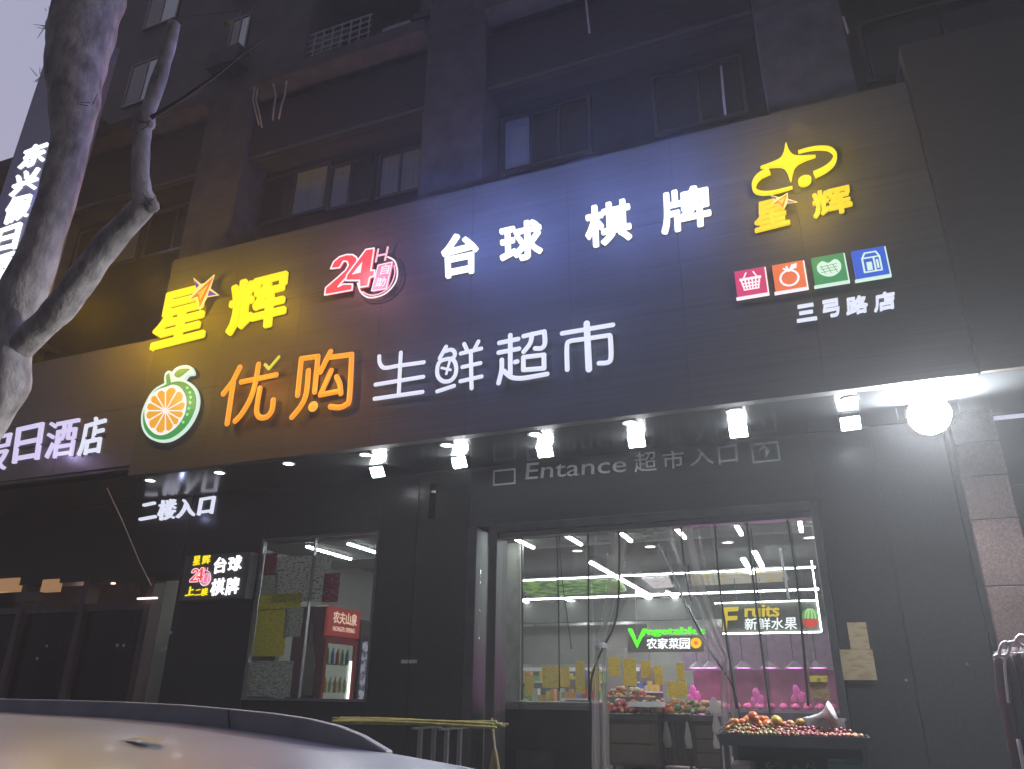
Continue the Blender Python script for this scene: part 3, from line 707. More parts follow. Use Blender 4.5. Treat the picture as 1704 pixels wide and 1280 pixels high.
for ch, qd in (('三', [(1326, 535), (1360, 530), (1325, 508), (1355, 503)]), ('弓', [(1370, 529), (1398, 523), (1368, 500), (1396, 495)]), ('路', [(1409, 524), (1445, 517), (1407, 495), (1443, 489)]), ('店', [(1455, 518), (1491, 511), (1454, 489), (1488, 482)])):
    charpart(s9, ch, qd, E_white2, .045)
# ================================================================== hotel part
hot = thing('hotel_building', 'dark hotel frontage left of the shop with glazed doors and brown curtains', 'building', (-12, 0, 0))
H = lambda mb, n, M, **k: mb.build(n, M, hot, **k)
hclad = mat('hotel_panel', (.05, .045, .045), .4, 0, .12, 3, .03, (1, 1, 10))
x = -8.456
for i in range(9):
    for (a, b) in ((SZ+.15, 5.3), (5.3, 6.35)):
        H(MB().box(x-1.497, x-.003, FY+.0, FY+.05, a+.003, b-.003), 'fascia_panel', hclad)
    x -= 1.5
H(MB().box(XL, -8.46, FY+.05, 0, 6.2, 6.3), 'fascia_roof', beamm)
H(MB().box(XL, -8.46, FY+.02, FY+.08, SZ+.02, SZ+.15), 'fascia_trim', blackm)
H(MB().box(XL, -8.46, 0, .35, 3.12, SZ), 'front_header', clad)
wood = mat('dark_red_wood', (.07, .04, .04), .45, 0, .3, 6, .1, (1, 1, .2))
for i, xx in enumerate((-9.0, -10.3, -11.6, -12.9, -14.2, -15.5, -16.8)):
    H(MB().box(xx, xx+.12, -.02, .2, .15, 3.12), 'door_post', wood, bevel=.01)
    H(MB().box(xx-1.17, xx-.01, .08, .09, .2, 2.7), 'glass_pane', dglass)
    H(MB().box(xx-1.17, xx-.01, .0, .12, 2.68, 2.78), 'door_rail', wood)
curtain = mat('brown_curtain', (.10, .075, .08), .9, 0, .3, 2, .3, (10, 10, .3))
for xx in (-9.3, -10.5, -11.9, -13.0, -14.4):
    mb = MB(); n = 22; vs = []
    for i in range(n):
        vs.append((xx-.9*i/(n-1), .34+.05*math.sin(i*1.9), .2)); 
    for i in range(n): vs.append((xx-.9*i/(n-1)*.96, .34+.04*math.sin(i*1.9), 2.75))
    mb.add(vs, [(i, i+1, n+i+1, n+i) for i in range(n-1)]); H(mb, 'curtain', curtain, smooth=True)
H(MB().box(XL, -8.5, 2.4, 2.5, .15, 3.6), 'back_wall', mat('hotel_inner_wall', (.12, .09, .085), .8))
warm = em('lit_warm_transom', (.55, .30, .14), .55)
for (a, b) in (((0, 965), (34, 985)), ((80, 966), (100, 985))):
    A, B = PY(*a, .05), PY(*b, .05)
    H(MB().box(A.x, B.x, -.04, .06, B.z, A.z), 'warm_transom_light', warm)
H(MB().box(PY(38, 975, .05).x, PY(76, 975, .05).x, -.035, .06, 2.86, 3.0), 'transom_panel', wood)
for (px, py, w) in ((188, 971, .05), (242, 996, .35)):
    p = PY(px, py, -.06); H(MB().box(p.x-w*.4, p.x+w*.6, -.08, -.04, p.z-.012, p.z+.012), 'warm_lamp_strip', em('lit_warm_strip', (1, .72, .6), 2.0))
rnd = random.Random(3)
for xx in (-9.6, -11.4, -13.4): lamp('glow', (xx, .9, 2.9), 5, (1, .62, .5), .08, hot)
for i, (px, py, M_) in enumerate(((78, 1075, E_white2), (62, 1096, E_white2), (195, 1074, E_white2), (206, 1074, E_white2), (276, 1078, E_white2), (284, 1053, E_white2), (270, 1080, E_white2))):
    p = PY(px, py, -.03); H(MB().box(p.x-.02, p.x+.02, -.035, -.028, p.z-.02, p.z+.02), 'small_sticker', mat('pale_sticker', (.5, .5, .52), .4))
# hotel fascia lettering
h1 = thing('hotel_sign', 'lavender white lit hotel characters on the fascia at the left edge', 'sign', tuple(PY(90, 735, -1.2)))
Yh = -1.27
for ch, qd, of in (('假', [(-48, 790), (6, 781), (-40, 732), (22, 716)], .0), ('日', [(19, 771), (62, 764), (27, 712), (71, 702)], .012), ('酒', [(72, 764), (120, 758), (80, 703), (131, 693)], .008), ('店', [(127, 759), (166, 753), (138, 700), (176, 688)], .008)):
    charpart(h1, ch, qd, E_lav if ch != '店' else E_white2, of, Yh)
mb = MB()
A, B = PY(-40, 750, Yh), PY(170, 722, Yh); mb.box(A.x, B.x, Yh+.05, Yh+.068, B.z-.01, B.z+.01)
for i in range(4): mb.box(A.x+(B.x-A.x)*i/3.1, A.x+(B.x-A.x)*i/3.1+.02, Yh+.06, FY, B.z-.01, B.z+.01)
mb.build('mounting_rail', dsteel, h1)
lamp('glow', PY(60, 740, Yh-.25), 8, (.62, .5, 1), .03, h1)  # added light for the lavender spill on the hotel fascia
# vertical hotel sign
vs_ = thing('vertical_hotel_sign', 'tall upright hotel sign with white lit characters at the upper left, behind the tree trunk', 'sign', tuple(PY(40, 300, -1.4)))
A = PY(60, 130, -1.4)
MB().box(-13.0, -11.2, -1.34, -1.1, 6.4, 13.1).build('sign_board', mat('blue_grey_board', (.17, .17, .27), .5, 0, .1, 2), vs_, bevel=.01)
[MB().box(*q).build('bracket', dsteel, vs_) for q in ((-13.0, -12.9, -1.1, 0, 12.2, 12.3), (-12.3, -12.2, -1.1, 0, 7.2, 7.3), (-12.3, -12.2, -1.1, 0, 12.2, 12.3))]
for ch, qd in (('东', [(27, 282), (70, 267), (42, 246), (81, 231)]), ('兴', [(13, 327), (57, 312), (27, 289), (65, 276)]), ('假', [(1, 374), (43, 358), (15, 329), (53, 320)]), ('日', [(-14, 420), (23, 412), (-4, 382), (34, 369)]), ('酒', [(-26, 472), (12, 462), (-16, 428), (24, 415)]), ('店', [(-42, 520), (-2, 510), (-30, 478), (10, 466)])):
    charpart(vs_, ch, qd, E_white, .03, -1.42)
lamp('glow', PY(55, 290, -1.75), 22, (.45, .45, 1), .03, vs_); lamp('glow', PY(20, 420, -1.75), 22, (.45, .45, 1), .03, vs_)  # added lights casting bluish glow on the sign board
# second floor entrance sign on header above left
e1 = thing('upstairs_sign', 'four bold white lit characters above the second floor entrance, left of the shop window', 'sign', tuple(PY(292, 846, -.08)))
for ch, qd in (('二', [(230, 866), (257, 861), (235, 839), (258, 834)]), ('楼', [(260, 866), (288, 862), (264, 833), (292, 829)]), ('入', [(291, 862), (321, 858), (296, 832), (322, 827)]), ('口', [(327, 857), (351, 854), (332, 829), (356, 825)])):
    charpart(e1, ch, qd, E_white2, .022, -.08)
lamp('glow', PY(292, 850, -.3), 1.2, (.5, .55, 1), .03, e1)  # small added light for the glow on the header
# lightbox
e2 = thing('billiards_lightbox', 'small lit box sign with yellow, pink and white characters on the black column', 'sign', tuple(PY(357, 960, -.2)))
A, B = PY(306, 925, -.2), PY(404, 995, -.2)
MB().box(A.x, B.x, -.16, 0, B.z, A.z).build('box', mat('dark_lightbox', (.12, .12, .13), .35), e2, bevel=.006)
for ch, qd, M_, of in (('台', [(354, 955), (374, 952), (357, 929), (377, 925)], E_white, .03), ('球', [(378, 952), (400, 948), (380, 927), (402, 923)], E_white, .03),
        ('棋', [(348, 992), (371, 989), (353, 964), (374, 961)], E_white, .03), ('牌', [(373, 991), (395, 987), (377, 963), (398, 959)], E_white, .03),
        ('星', [(320, 941), (331, 939), (322, 926), (333, 924)], E_yel, .02), ('辉', [(335, 939), (348, 937), (337, 925), (349, 923)], E_yel, .02),
        ('上', [(307, 992), (321, 990), (311, 977), (322, 975)], E_yel, .03), ('二', [(323, 991), (332, 990), (325, 982), (333, 980)], E_yel, .02), ('楼', [(333, 992), (344, 990), (335, 980), (345, 978)], E_yel, .01)):
    charpart(e2, ch, qd, M_, of, -.19, .02)
fL = affine([(170, 1040), (1290, 640), (900, 300)], [(315, 970), (350, 960), (338, 944)])
badge(e2, fL, -.19, .42, False, .004)
# entrance lettering, not lit
e3 = thing('entrance_lettering', 'faint white entrance lettering with a box and arrow on the dark header over the door', 'sign', tuple(PY(1060, 775, 0)))
vin = mat('white_vinyl', (.62, .64, .64), .5)
Ye = .012
for ch, qd, of in (('Entance', [(874, 798), (1042, 785), (877, 771), (1042, 758)], 0), ('超', [(1056, 786), (1093, 783), (1055, 754), (1091, 750)], 0), ('市', [(1103, 781), (1138, 778), (1102, 752), (1137, 748)], 0),
               ('入', [(1148, 776), (1188, 772), (1150, 748), (1186, 744)], 0), ('口', [(1196, 773), (1228, 769), (1194, 744), (1226, 739)], .0), ('↑', [(1262, 763), (1284, 761), (1260, 742), (1282, 740)], .0)):
    charpart(e3, ch, qd, vin, of, Ye-.01, .015, 'lettering')
for L in ([(1249, 739), (1295, 734), (1298, 767), (1251, 772)], [(821, 783), (858, 780), (860, 805), (822, 809)]):
    P_ = XZ(L, Ye); mb = MB()
    x0_, x1_ = P_[0][0], P_[1][0]; zb_, zt_ = P_[2][1], P_[0][1]
    for bx in ((x0_, x1_, zt_-.02, zt_), (x0_, x1_, zb_, zb_+.02), (x0_, x0_+.02, zb_+.02, zt_-.02), (x1_-.02, x1_, zb_+.02, zt_-.02)): mb.box(bx[0], bx[1], .006, .016, bx[2], bx[3])
    mb.build('outline_box', vin, e3)
MB().box(PY(713, 860, -.01).x, PY(723, 860, -.01).x, -.012, -.002, 3.66, 4.12).build('glass_strip', dglass)
tag(bpy.data.objects['glass_strip'], 'narrow upright pale plate high on the black column', 'plate')
o = MB().box(PY(668, 1100, 0).x, PY(694, 1100, 0).x, -.012, 0, PY(680, 1104, 0).z, PY(680, 1098, 0).z).build('name_plate', mat('pale_plate', (.4, .4, .4), .5)); tag(o, 'tiny pale plate at chest height on the black column', 'plate')

# ================================================================== shop interior
struct(MB().box(-9.6, .8, .01, 17.6, FL-.1, FL).build('shop_floor', floorm))
struct(MB().box(-9.6, .8, .42, 17.6, 4.16, 4.24).build('shop_ceiling', ceilm))
iw = MB(); iw.box(-9.6, -9.45, .42, 17.6, FL, 4.16).box(.65, .8, .5, 17.6, FL, 4.16).box(-9.45, .65, 17.45, 17.6, FL, 4.16)
struct(iw.build('shop_wall', wallm))
# ceiling baffles near the front, stuff beyond counting
mb = MB(); y = .6
while y < 4.1: mb.box(-9.4, .6, y, y+.03, 4.03, 4.155); y += .12
o = mb.build('ceiling_slats', slatm); o['kind'] = 'stuff'; tag(o, 'closely spaced dark slats of the ceiling just inside the door', 'ceiling slats')
struct(MB().box(-9.4, .6, 4.2, 5.2, 4.0, 4.155).build('ceiling_bulkhead', mat('ceiling_board', (.13, .125, .12), .8)))
lt = thing('tube_light', 'x', 'tube light', (0, 0, 0), 'tube lights on the shop ceiling')
MB().box(-.035, .035, -.72, .72, .0, .03).build('housing', whitep, lt)
MB().box(-.024, .024, -.70, .70, -.028, -.001).build('tube', E_tube, lt)
tl = [(-8.31, 3.36, 'left tube light seen through the shop window'), (-7.45, 3.36, 'right tube light seen through the shop window'), (-6.3, 3.36, 'tube light hidden behind the black column'),
      (-4.54, 3.34, 'leftmost tube light of the front row seen through the door'), (-3.66, 3.32, 'second tube light of the front row from the left'), (-2.78, 3.28, 'third tube light of the front row from the left'),
      (-1.89, 3.3, 'fourth tube light of the front row from the left'), (-1.0, 3.3, 'fifth tube light of the front row from the left'), (-.1, 3.34, 'rightmost tube light of the front row')]
for i, (x, y, lab) in enumerate(tl):
    o = lt if i == 0 else dup(lt, (0, 0, 0)); o.location = (x, y, 4.0); o['label'] = lab
for k, (a, b, lab) in enumerate((((1255, 918), (1268, 943), 'short tube light hanging over the fruit area'), ((982, 935), (1078, 992), 'long tube light running back over the middle aisle'), ((1000, 1013), (1052, 1043), 'tube light above the green vegetable sign'),
                       ((838, 990), (866, 1003), 'short tube light near the left jamb'), ((838, 1022), (904, 1047), 'lowest tube light at the left over the cold shelf'), ((1178, 1008), (1198, 1029), 'tube light left of the yellow fruit sign'), ((962, 1008), (985, 1018), 'short tube light right of the left bundle'), ((935, 994), (958, 1006), 'short tube light between the LED lines'), ((1110, 985), (1150, 1022), 'tube light slanting back behind the second LED line'), ((1060, 985), (1095, 1010), 'tube light over the middle aisle behind the LED lines'), ((1236, 930), (1246, 955), 'short tube light near the fruit sign'), ((915, 1012), (955, 1034), 'tube light over the left island shelves'))):
    A = PZ(*a, 4.02); B = PZ(*b, 4.02)
    t = thing('tube_light', lab, 'tube light', (A.x, (A.y+B.y)/2, 4.02), 'tube lights on the shop ceiling')
    MB().box(A.x-.05, A.x+.05, A.y, B.y, 4.03, 4.06).build('housing', whitep, t); MB().box(A.x-.036, A.x+.036, A.y, B.y, 4.0, 4.029).build('tube', E_tube, t)
# LED lines framing the ceiling (each a linear light)
for (a, b, lab) in (((835, 967), (1357, 943), 'long LED line nearest the door across the shop ceiling'), ((862, 1000), (1362, 976), 'second LED line across the shop ceiling'), ((836, 1018), (960, 1014), 'rear LED line at the left of the ceiling'), ((1130, 1040), (1200, 1038), 'thin LED line above the vegetable sign')):
    A = PZ(*a, 4.0); B = PZ(*b, 4.0); yy = (A.y+B.y)/2; s = .017*yy/8
    t = thing('led_line_light', lab, 'line light', ((A.x+B.x)/2, yy, 4.0)); MB().box(A.x, B.x, yy-.03, yy+.03, 4.001, 4.03).build('housing', whitep, t); MB().box(A.x, B.x, yy-s, yy+s, 4.0-s*1.4, 4.0).build('lit_strip', em('lit_led_line', (.96, 1, .98), 22), t)
dls = thing('spot_downlight', 'x', 'ceiling light', (0, 0, 0), 'small round downlights inside the shop')
MB().lathe([(.001, -.004), (.085, -.004), (.085, 0)], 16, cap=False).build('disc', E_down, dls); MB().lathe([(.086, -.01), (.11, -.01), (.11, 0)], 16, cap=False).build('ring', whitep, dls)
for i, ((x, y), lab) in enumerate((((847, 923), 'leftmost'), ((961, 917), 'second from the left'), ((1082, 910), 'middle'), ((1211, 903), 'fourth from the left'), ((1347, 895), 'rightmost'))):
    o = dls if i == 0 else dup(dls, (0, 0, 0)); p = PZ(x, y, 3.99); o.location = (p.x, min(5.1, p.y), 3.995); o['label'] = lab+' of the small round lights on the ceiling bulkhead inside'
# food picture banners hung from the ceiling
def panel_at(x0, y0, x1, y1, Y):
    A, B = PY(x0, y0, Y), PY(x1, y1, Y); return A.x, B.x, B.z, A.z
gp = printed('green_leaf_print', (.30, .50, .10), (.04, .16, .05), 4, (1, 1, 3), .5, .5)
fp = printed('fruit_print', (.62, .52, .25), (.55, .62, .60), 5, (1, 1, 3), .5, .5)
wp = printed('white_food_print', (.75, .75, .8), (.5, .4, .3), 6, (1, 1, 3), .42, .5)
def ceil_banner(pts, M, lab):
    P_ = [PZ(x, y, 4.02) for x, y in pts]
    t = thing('ceiling_picture', lab, 'picture panel', tuple(sum(P_, Vector())/len(P_)))
    MB().zprism([(p.x, p.y) for p in P_], 4.0, 4.03).build('print', M, t)
    c = sum(P_, Vector())/len(P_); MB().zprism([(c.x+(p.x-c.x)*1.03, c.y+(p.y-c.y)*1.03) for p in P_], 4.031, 4.06).build('frame', whitep, t)
    mb = MB()
    for p in P_: mb.box(p.x-.01, p.x+.01, p.y-.01, p.y+.01, 4.06, 4.16)
    mb.build('hanger', steel, t)
ceil_banner([(845, 970), (1030, 966), (1040, 984), (890, 992)], gp, 'green leafy picture panel on the shop ceiling at the left')
ceil_banner([(885, 1020), (946, 1018), (952, 1034), (932, 1036)], wp, 'pale food picture panel on the rear left of the ceiling')
ceil_banner([(1140, 957), (1305, 950), (1310, 966), (1150, 974)], fp, 'fruit picture panel on the shop ceiling at the right')
ceil_banner([(1068, 962), (1112, 960), (1120, 976), (1088, 978)], wp, 'small white picture panel in the middle of the ceiling')
# rear bulkheads and sign boards
struct(MB().box(-9.4, .6, 12.1, 12.3, 3.45, 4.0).build('rear_bulkhead', mat('dark_bulkhead', (.05, .055, .05), .7)))
struct(MB().box(-9.3, -4.4, 12.6, 12.75, 2.4, 3.4).build('left_sign_band', greyb))
struct(MB().box(-9.3, -4.4, 12.5, 12.6, 2.2, 2.3).build('left_shelf_edge', whitep))
# fruits board
fb_ = thing('fruits_board', 'yellow and white lit fruit sign on a hung board edged with LED strips', 'sign', tuple(PY(1285, 1030, 7)))
x0_, x1_, z0_, z1_ = panel_at(1198, 1004, 1366, 1051, 7.05)
MB().box(x0_, x1_, 7.06, 7.14, z0_, z1_).build('board', mat('grey_green_board', (.05, .055, .045), .6), fb_)
led = em('lit_led_line', (.96, 1, .98), 22)
MB().box(x0_, x1_, 7.02, 7.055, z0_-.02, z0_).build('led_strip', led, fb_); MB().box(x1_-.0, x1_+.022, 7.02, 7.055, z0_, 4.0).build('led_strip', led, fb_)
MB().box(x0_-.1, x1_, 7.02, 7.055, PY(1300, 1001, 7).z, PY(1300, 1001, 7).z+.015).build('led_strip', led, fb_)
charpart(fb_, 'F', [(1203, 1050), (1224, 1049), (1203, 1011), (1229, 1010)], E_yel2, .05, 7.0)
charpart(fb_, 'ruits', [(1239, 1027), (1297, 1026), (1239, 1007), (1297, 1006)], E_yel2, .03, 7.0)
for i, ch in enumerate('新鲜水果'):
    a = 1239+i*22.2; charpart(fb_, ch, [(a, 1048-.2*i), (a+20.5, 1048-.2*i), (a, 1029-.3*i), (a+20.5, 1028-.3*i)], E_white, .02, 7.0)
mb = MB(); cx0, cy0 = 1348, 1031
mb.prism(XZ([(cx0+15*math.cos(a*PI/10), cy0-2-17*math.sin(a*PI/10)) for a in range(11)], 7.0), 7.0, 7.03); mb.build('melon_rind', em('lit_melon_green', (.12, .6, .06), 1), fb_)
for k in (-8, -3, 3, 8):
    MB().strokes([XZ([(cx0+k*.5, cy0-17), (cx0+k, cy0-9), (cx0+k*1.1, cy0-2)], 6.99)], 6.99, .014, .3).build('melon_stripe', em('lit_pale_melon', (.6, .85, .4), 1), fb_)
MB().prism(XZ([(cx0-15, cy0-1), (cx0+15, cy0-1), (cx0+10, cy0+11), (cx0, cy0+14), (cx0-10, cy0+11)], 7.0), 7.0, 7.03).build('melon_flesh', em('lit_melon_red', (.85, .05, .02), 1), fb_)
vb = thing('vegetables_board', 'bright green and white lit vegetable sign hanging left of the fruit sign', 'sign', tuple(PY(1105, 1062, 7)))
charpart(vb, 'V', [(1057, 1079), (1063, 1079), (1044, 1046), (1076, 1046)], em('lit_vivid_green', (.10, .92, .01), 1.2), .06, 7.0)
GC.clear()
mb = MB(); put(mb, 'egetables', [(1075, 1060), (1174, 1059), (1075, 1044), (1174, 1043)], 7.02, .04, .02); mb.build('lettering', MC['lit_vivid_green'], vb)
for i, ch in enumerate('农家菜园'):
    a = 1076+i*18.3; charpart(vb, ch, [(a, 1080), (a+17, 1080), (a, 1062), (a+17, 1062)], E_white, .02, 7.0)
MB().prism(XZ([(1158+9*math.cos(a*PI/7), 1070+9*math.sin(a*PI/7)) for a in range(14)], 7.0), 7.0, 7.03).build('sunflower', em('lit_sun_yellow', (1, .6, .02), 1), vb)
MB().prism(XZ([(1158+3.5*math.cos(a*PI/4), 1070+3.5*math.sin(a*PI/4)) for a in range(8)], 6.99), 6.99, 7.0).build('sunflower_heart', E_flame, vb)
x0_, x1_, z0_, z1_ = panel_at(1044, 1060, 1172, 1080, 7.05)
MB().box(x0_, x1_, 7.045, 7.06, z0_-.05, z1_).build('backing', greyb, vb)
mb = MB()
for x in (x0_+.2, x1_-.2): mb.box(x-.008, x+.008, 7.05, 7.058, z1_, 4.0)
mb.build('hanger', steel, vb)
bb = thing('blue_sign', 'blue and white lit sign partly hidden behind the left door jamb', 'sign', tuple(PY(843, 1063, 6)))
x0_, x1_, z0_, z1_ = panel_at(822, 1049, 858, 1064, 6); MB().box(x0_, x1_, 5.99, 6.03, z0_, z1_).build('upper_board', em('lit_blue', (.03, .08, .75), 1), bb)
x0_, x1_, z0_, z1_ = panel_at(842, 1066, 855, 1080, 6); MB().box(x0_, x1_, 5.99, 6.03, z0_, z1_).build('lower_board', MC['lit_blue'], bb)
charpart(bb, '铺', [(832, 1078), (846, 1078), (832, 1061), (846, 1061)], E_white, .02, 5.97)
# pinkish rear zone: meat counter with pink lamps
struct(MB().box(-3.4, .6, 11.5, 11.7, 2.2, 3.2).build('pink_zone_header', mat('lilac_board', (.26, .22, .27), .6)))
struct(MB().box(-3.2, .6, 12.2, 12.3, FL, 2.4).build('pink_zone_wall', mat('pink_red_wall', (.42, .12, .22), .6, 0, .4, 2)))
struct(MB().box(-4.75, -4.3, 9.5, 9.7, FL, 2.62).build('interior_pillar', wallm))
pk = em('lit_pink_lamp', (1, .25, .9), 12.0)
for i, (px, lab) in enumerate(((1181, 'leftmost pink meat lamp hanging above the rear counter'), (1161, 'small pink lamp at the left of the rear counter'), (1237, 'second pink meat lamp above the rear counter'), (1280, 'third pink meat lamp above the rear counter'), (1322, 'fourth pink meat lamp above the rear counter'), (1360, 'rightmost pink meat lamp above the rear counter'))):
    p = PY(px, 1112, 9.0)
    t = thing('pendant_lamp', lab, 'pendant lamp', tuple(p), 'pink lamps over the meat counter')
    MB().lathe([(.03, .14), (.05, .12), (.19, .01), (.20, 0)], 16, tuple(p), cap=False)  .build('lamp_shade', mat('grey_shade', (.25, .22, .25), .5), t, smooth=True)
    MB().lathe([(.001, -.0), (.15, .005)], 16, tuple(p), cap=False).build('lit_bulb', pk, t)
    MB().tube([p+Vector((0, 0, .13)), Vector((p.x, p.y, 4.15))], .008, 5).build('cord', blackm, t)
    lamp('glow', p+Vector((0, 0, -.12)), 9, (1, .15, .85), .05, t)
meat = mat('pink_meat', (.6, .25, .3), .4, 0, .3, 8, .2)
mc = thing('meat_counter', 'long low glass-topped meat counter glowing pink at the back', 'counter', (-1.5, 10, FL))
MB().box(-3.0, .5, 9.4, 10.2, FL, 1.3).build('base', blackm, mc); MB().box(-3.0, .5, 9.45, 10.15, 1.3, 1.36).build('tray', steel, mc)
for i in range(14):
    x = -2.9+i*.24; mb = MB(); mb.ball((x, 9.7+rnd.uniform(-.1, .1), 1.42), .1, 8, 6, (1, 1, .7), .15); tag(mb.build('meat_cut', meat, smooth=True), 'pink cut of meat in a row on the rear counter', 'meat', 'meat cuts on the rear counter')
for (px, py) in ((1153, 1150), (1258, 1155), (1325, 1150)):
    p = PY(px, py, 9.0); mb = MB(); mb.ball(tuple(p), .10, 10, 8, (.7, .5, 1.1), .25); mb.ball((p.x+.08, p.y, p.z-.1), .09, 9, 7, (.9, .5, 1), .3); mb.ball((p.x-.06, p.y, p.z-.13), .07, 9, 7, (.9, .5, 1), .3)
    tag(mb.build('meat_joint', em('self_lit_pink_meat', (.75, .10, .42), .6), smooth=True), {1153: 'glowing pink joint of meat at the left, under the lamps', 1258: 'glowing pink joint of meat behind the bunched curtain', 1325: 'glowing pink joint of meat at the right, under the lamps'}[px], 'meat')  # pink lamplight put into the meat as emission
# left cold shelves
sh = thing('wall_shelf', 'long shelving along the rear left with goods and yellow price sheets', 'shelf', (-7, 12.3, FL))
for z in (1.0, 1.45, 1.9): MB().box(-9.2, -4.6, 11.9, 12.4, z, z+.04).build('shelf_board', whitep, sh)
MB().box(-9.2, -4.6, 12.4, 12.45, FL, 2.2).build('back_panel', mat('shelf_back', (.12, .12, .12), .8), sh)
cols = [(.5, .1, .06), (.6, .5, .1), (.2, .4, .15), (.6, .6, .55), (.15, .2, .5), (.6, .3, .1)]
pm = [mat('packet_colour_%d' % i, c, .5) for i, c in enumerate(cols)]
for r_, z in enumerate((1.04, 1.49, 1.94)):
    x = -9.1
    while x < -4.7:
        w = rnd.uniform(.12, .3); h = rnd.uniform(.12, .3)
        ci = rnd.randrange(6); o = MB().box(x, x+w*.92, 11.95, 12.2, z, z+h).build('goods_packet', pm[ci]); tag(o, ['red', 'yellow', 'green', 'pale', 'blue', 'orange'][ci]+' packet of goods on the '+['lowest', 'middle', 'top'][r_]+' rear left shelf, '+['far left', 'left', 'centre', 'right', 'far right'][min(4, int((x+9.1)/.9))]+' part', 'packet', 'packets on the rear left shelves'); x += w
papr = printed('yellow_price_sheet', (.80, .60, .08), (.55, .38, .04), 14, (1, 1, 5), .42)
def sheet(x0, y0, x1, y1, Y, M, lab, cat='price sheet', tilt=0, name='price_sheet'):
    a, b, c_, d = panel_at(x0, y0, x1, y1, Y)
    o = MB().box(a, b, Y, Y+.006, c_, d).build(name, M); return tag(o, lab, cat)
sheet(873, 1125, 888, 1158, 7.5, papr, 'narrow yellow price sheet left of the large ones seen through the curtain')
sheet(902, 1108, 930, 1145, 7.4, papr, 'large yellow price sheet left of the dark seam')
sheet(932, 1109, 948, 1144, 7.5, papr, 'smaller yellow price sheet beside the large one')
sheet(957, 1100, 974, 1155, 7.3, papr, 'tall yellow price sheet just left of the bunched curtain')
sheet(1012, 1094, 1032, 1125, 7.2, papr, 'yellow price sheet hanging behind the bunched curtain')
sheet(1036, 1096, 1060, 1142, 7.2, papr, 'wide yellow price sheet above the vegetable counter')
sheet(1110, 1133, 1144, 1160, 6.0, papr, 'square yellow price card standing in the vegetable counter', 'price card', 0, 'price_card')
sheet(1125, 1103, 1140, 1132, 6.1, papr, 'small yellow card held above the square price card', 'price card', 0, 'price_card')
sheet(984, 1112, 1000, 1150, 7.3, papr, 'yellow price sheet showing through the left curtain bundle')
sheet(1066, 1100, 1084, 1128, 7.3, papr, 'yellow price sheet below the start of the vegetable sign')
sheet(1088, 1108, 1104, 1140, 7.4, papr, 'yellow price sheet below the middle of the vegetable sign')
sheet(852, 1120, 868, 1150, 7.5, papr, 'yellow price sheet nearest the left jamb')
# ------------------------------------------------------------------ counters with vegetables
brown = mat('dark_brown_wood', (.05, .032, .027), .5, 0, .25, 4, .05, (1, 1, .3))
CZ = 1.32
def counter(px0, px1, Y, d, lab, drawers):
    a = PY(px0, 1182, Y).x; b = PY(px1, 1184, Y).x
    t = thing('vegetable_counter', lab, 'counter', ((a+b)/2, Y, FL))
    MB().box(a, b, Y, Y+d, FL+.08, CZ-.1).build('carcass', brown, t)
    MB().box(a-.03, b+.03, Y-.04, Y+d, CZ-.1, CZ).build('counter_top', dsteel, t, bevel=.01)
    for k in range(drawers):
        z0 = FL+.12+k*(CZ-.26-FL)/drawers
        MB().box(a+.05, b-.05, Y-.022, Y-.002, z0, z0+(CZ-.26-FL)/drawers-.03).build('drawer_front', mat('brown_panel', (.07, .048, .038), .5), t, bevel=.005)
    mb = MB()
    for x in (a+.05, b-.09): mb.box(x, x+.04, Y+.02, Y+.06, FL, FL+.08)
    mb.build('foot', dsteel, t); return a, b
c1 = counter(1011, 1092, 5.2, 1.2, 'left vegetable counter with two dark brown drawers', 2)
c2 = counter(1150, 1196, 5.25, 1.2, 'right vegetable counter with brown drawers, beside the fruit table', 3)
c3 = counter(1092, 1150, 5.6, .8, 'narrow slatted counter section between the two drawer counters', 0)
a, b = c3
for i in range(7):
    x = a+(b-a)*i/7+.01; o = MB().box(x, x+(b-a)/7-.03, 5.56, 5.6, FL+.1, CZ-.12).build('counter_slat', brown); o.parent = [q for q in S.objects if q.name.startswith('vegetable_counter')][-1]; o.location = -Vector(o.parent.location)
gn = [mat('produce_%d' % i, c, .5, 0, .2, 8) for i, c in enumerate([(.55, .14, .08), (.62, .40, .22), (.10, .22, .05), (.60, .56, .45), (.45, .10, .12), (.65, .30, .08)])]
names = [('tomato', 'red tomato'), ('potato', 'pale brown potato'), ('green_pepper', 'dark green pepper'), ('radish', 'pale white radish'), ('red_onion', 'dark red onion'), ('carrot', 'orange carrot piece')]
for i in range(190):
    px = 1008+rnd.random()*188; zone = (px-1008)/188
    k = [0, 4, 0, 3, 1, 0, 5, 2, 1, 3][min(9, int(zone*10))] if rnd.random() < .75 else rnd.randrange(6)
    yy = 5.3+rnd.random()*.6; x = PY(px, 1178, 5.5).x; r = rnd.uniform(.028, .062)
    mb = MB(); mb.ball((0, 0, 0), r, 9, 7, (1, rnd.uniform(.7, 1.3), .85), .10)
    o = mb.build(names[k][0], gn[k], smooth=True); o.location = (x, yy, CZ+r*.8+rnd.random()**2*.16)
    tag(o, names[k][1]+' heaped '+['at the far left', 'just in from the left end', 'left of the tray', 'at the tray', 'behind the tray', 'left of the price card', 'under the price card', 'right of the price card', 'near the plastic bags', 'at the far right'][min(9, int(zone*10))]+' of the vegetable counters, '+('front' if yy < 5.45 else 'second' if yy < 5.6 else 'third' if yy < 5.75 else 'back')+' row', names[k][0].replace('_', ' '), names[k][1]+'s heaped on the vegetable counter')
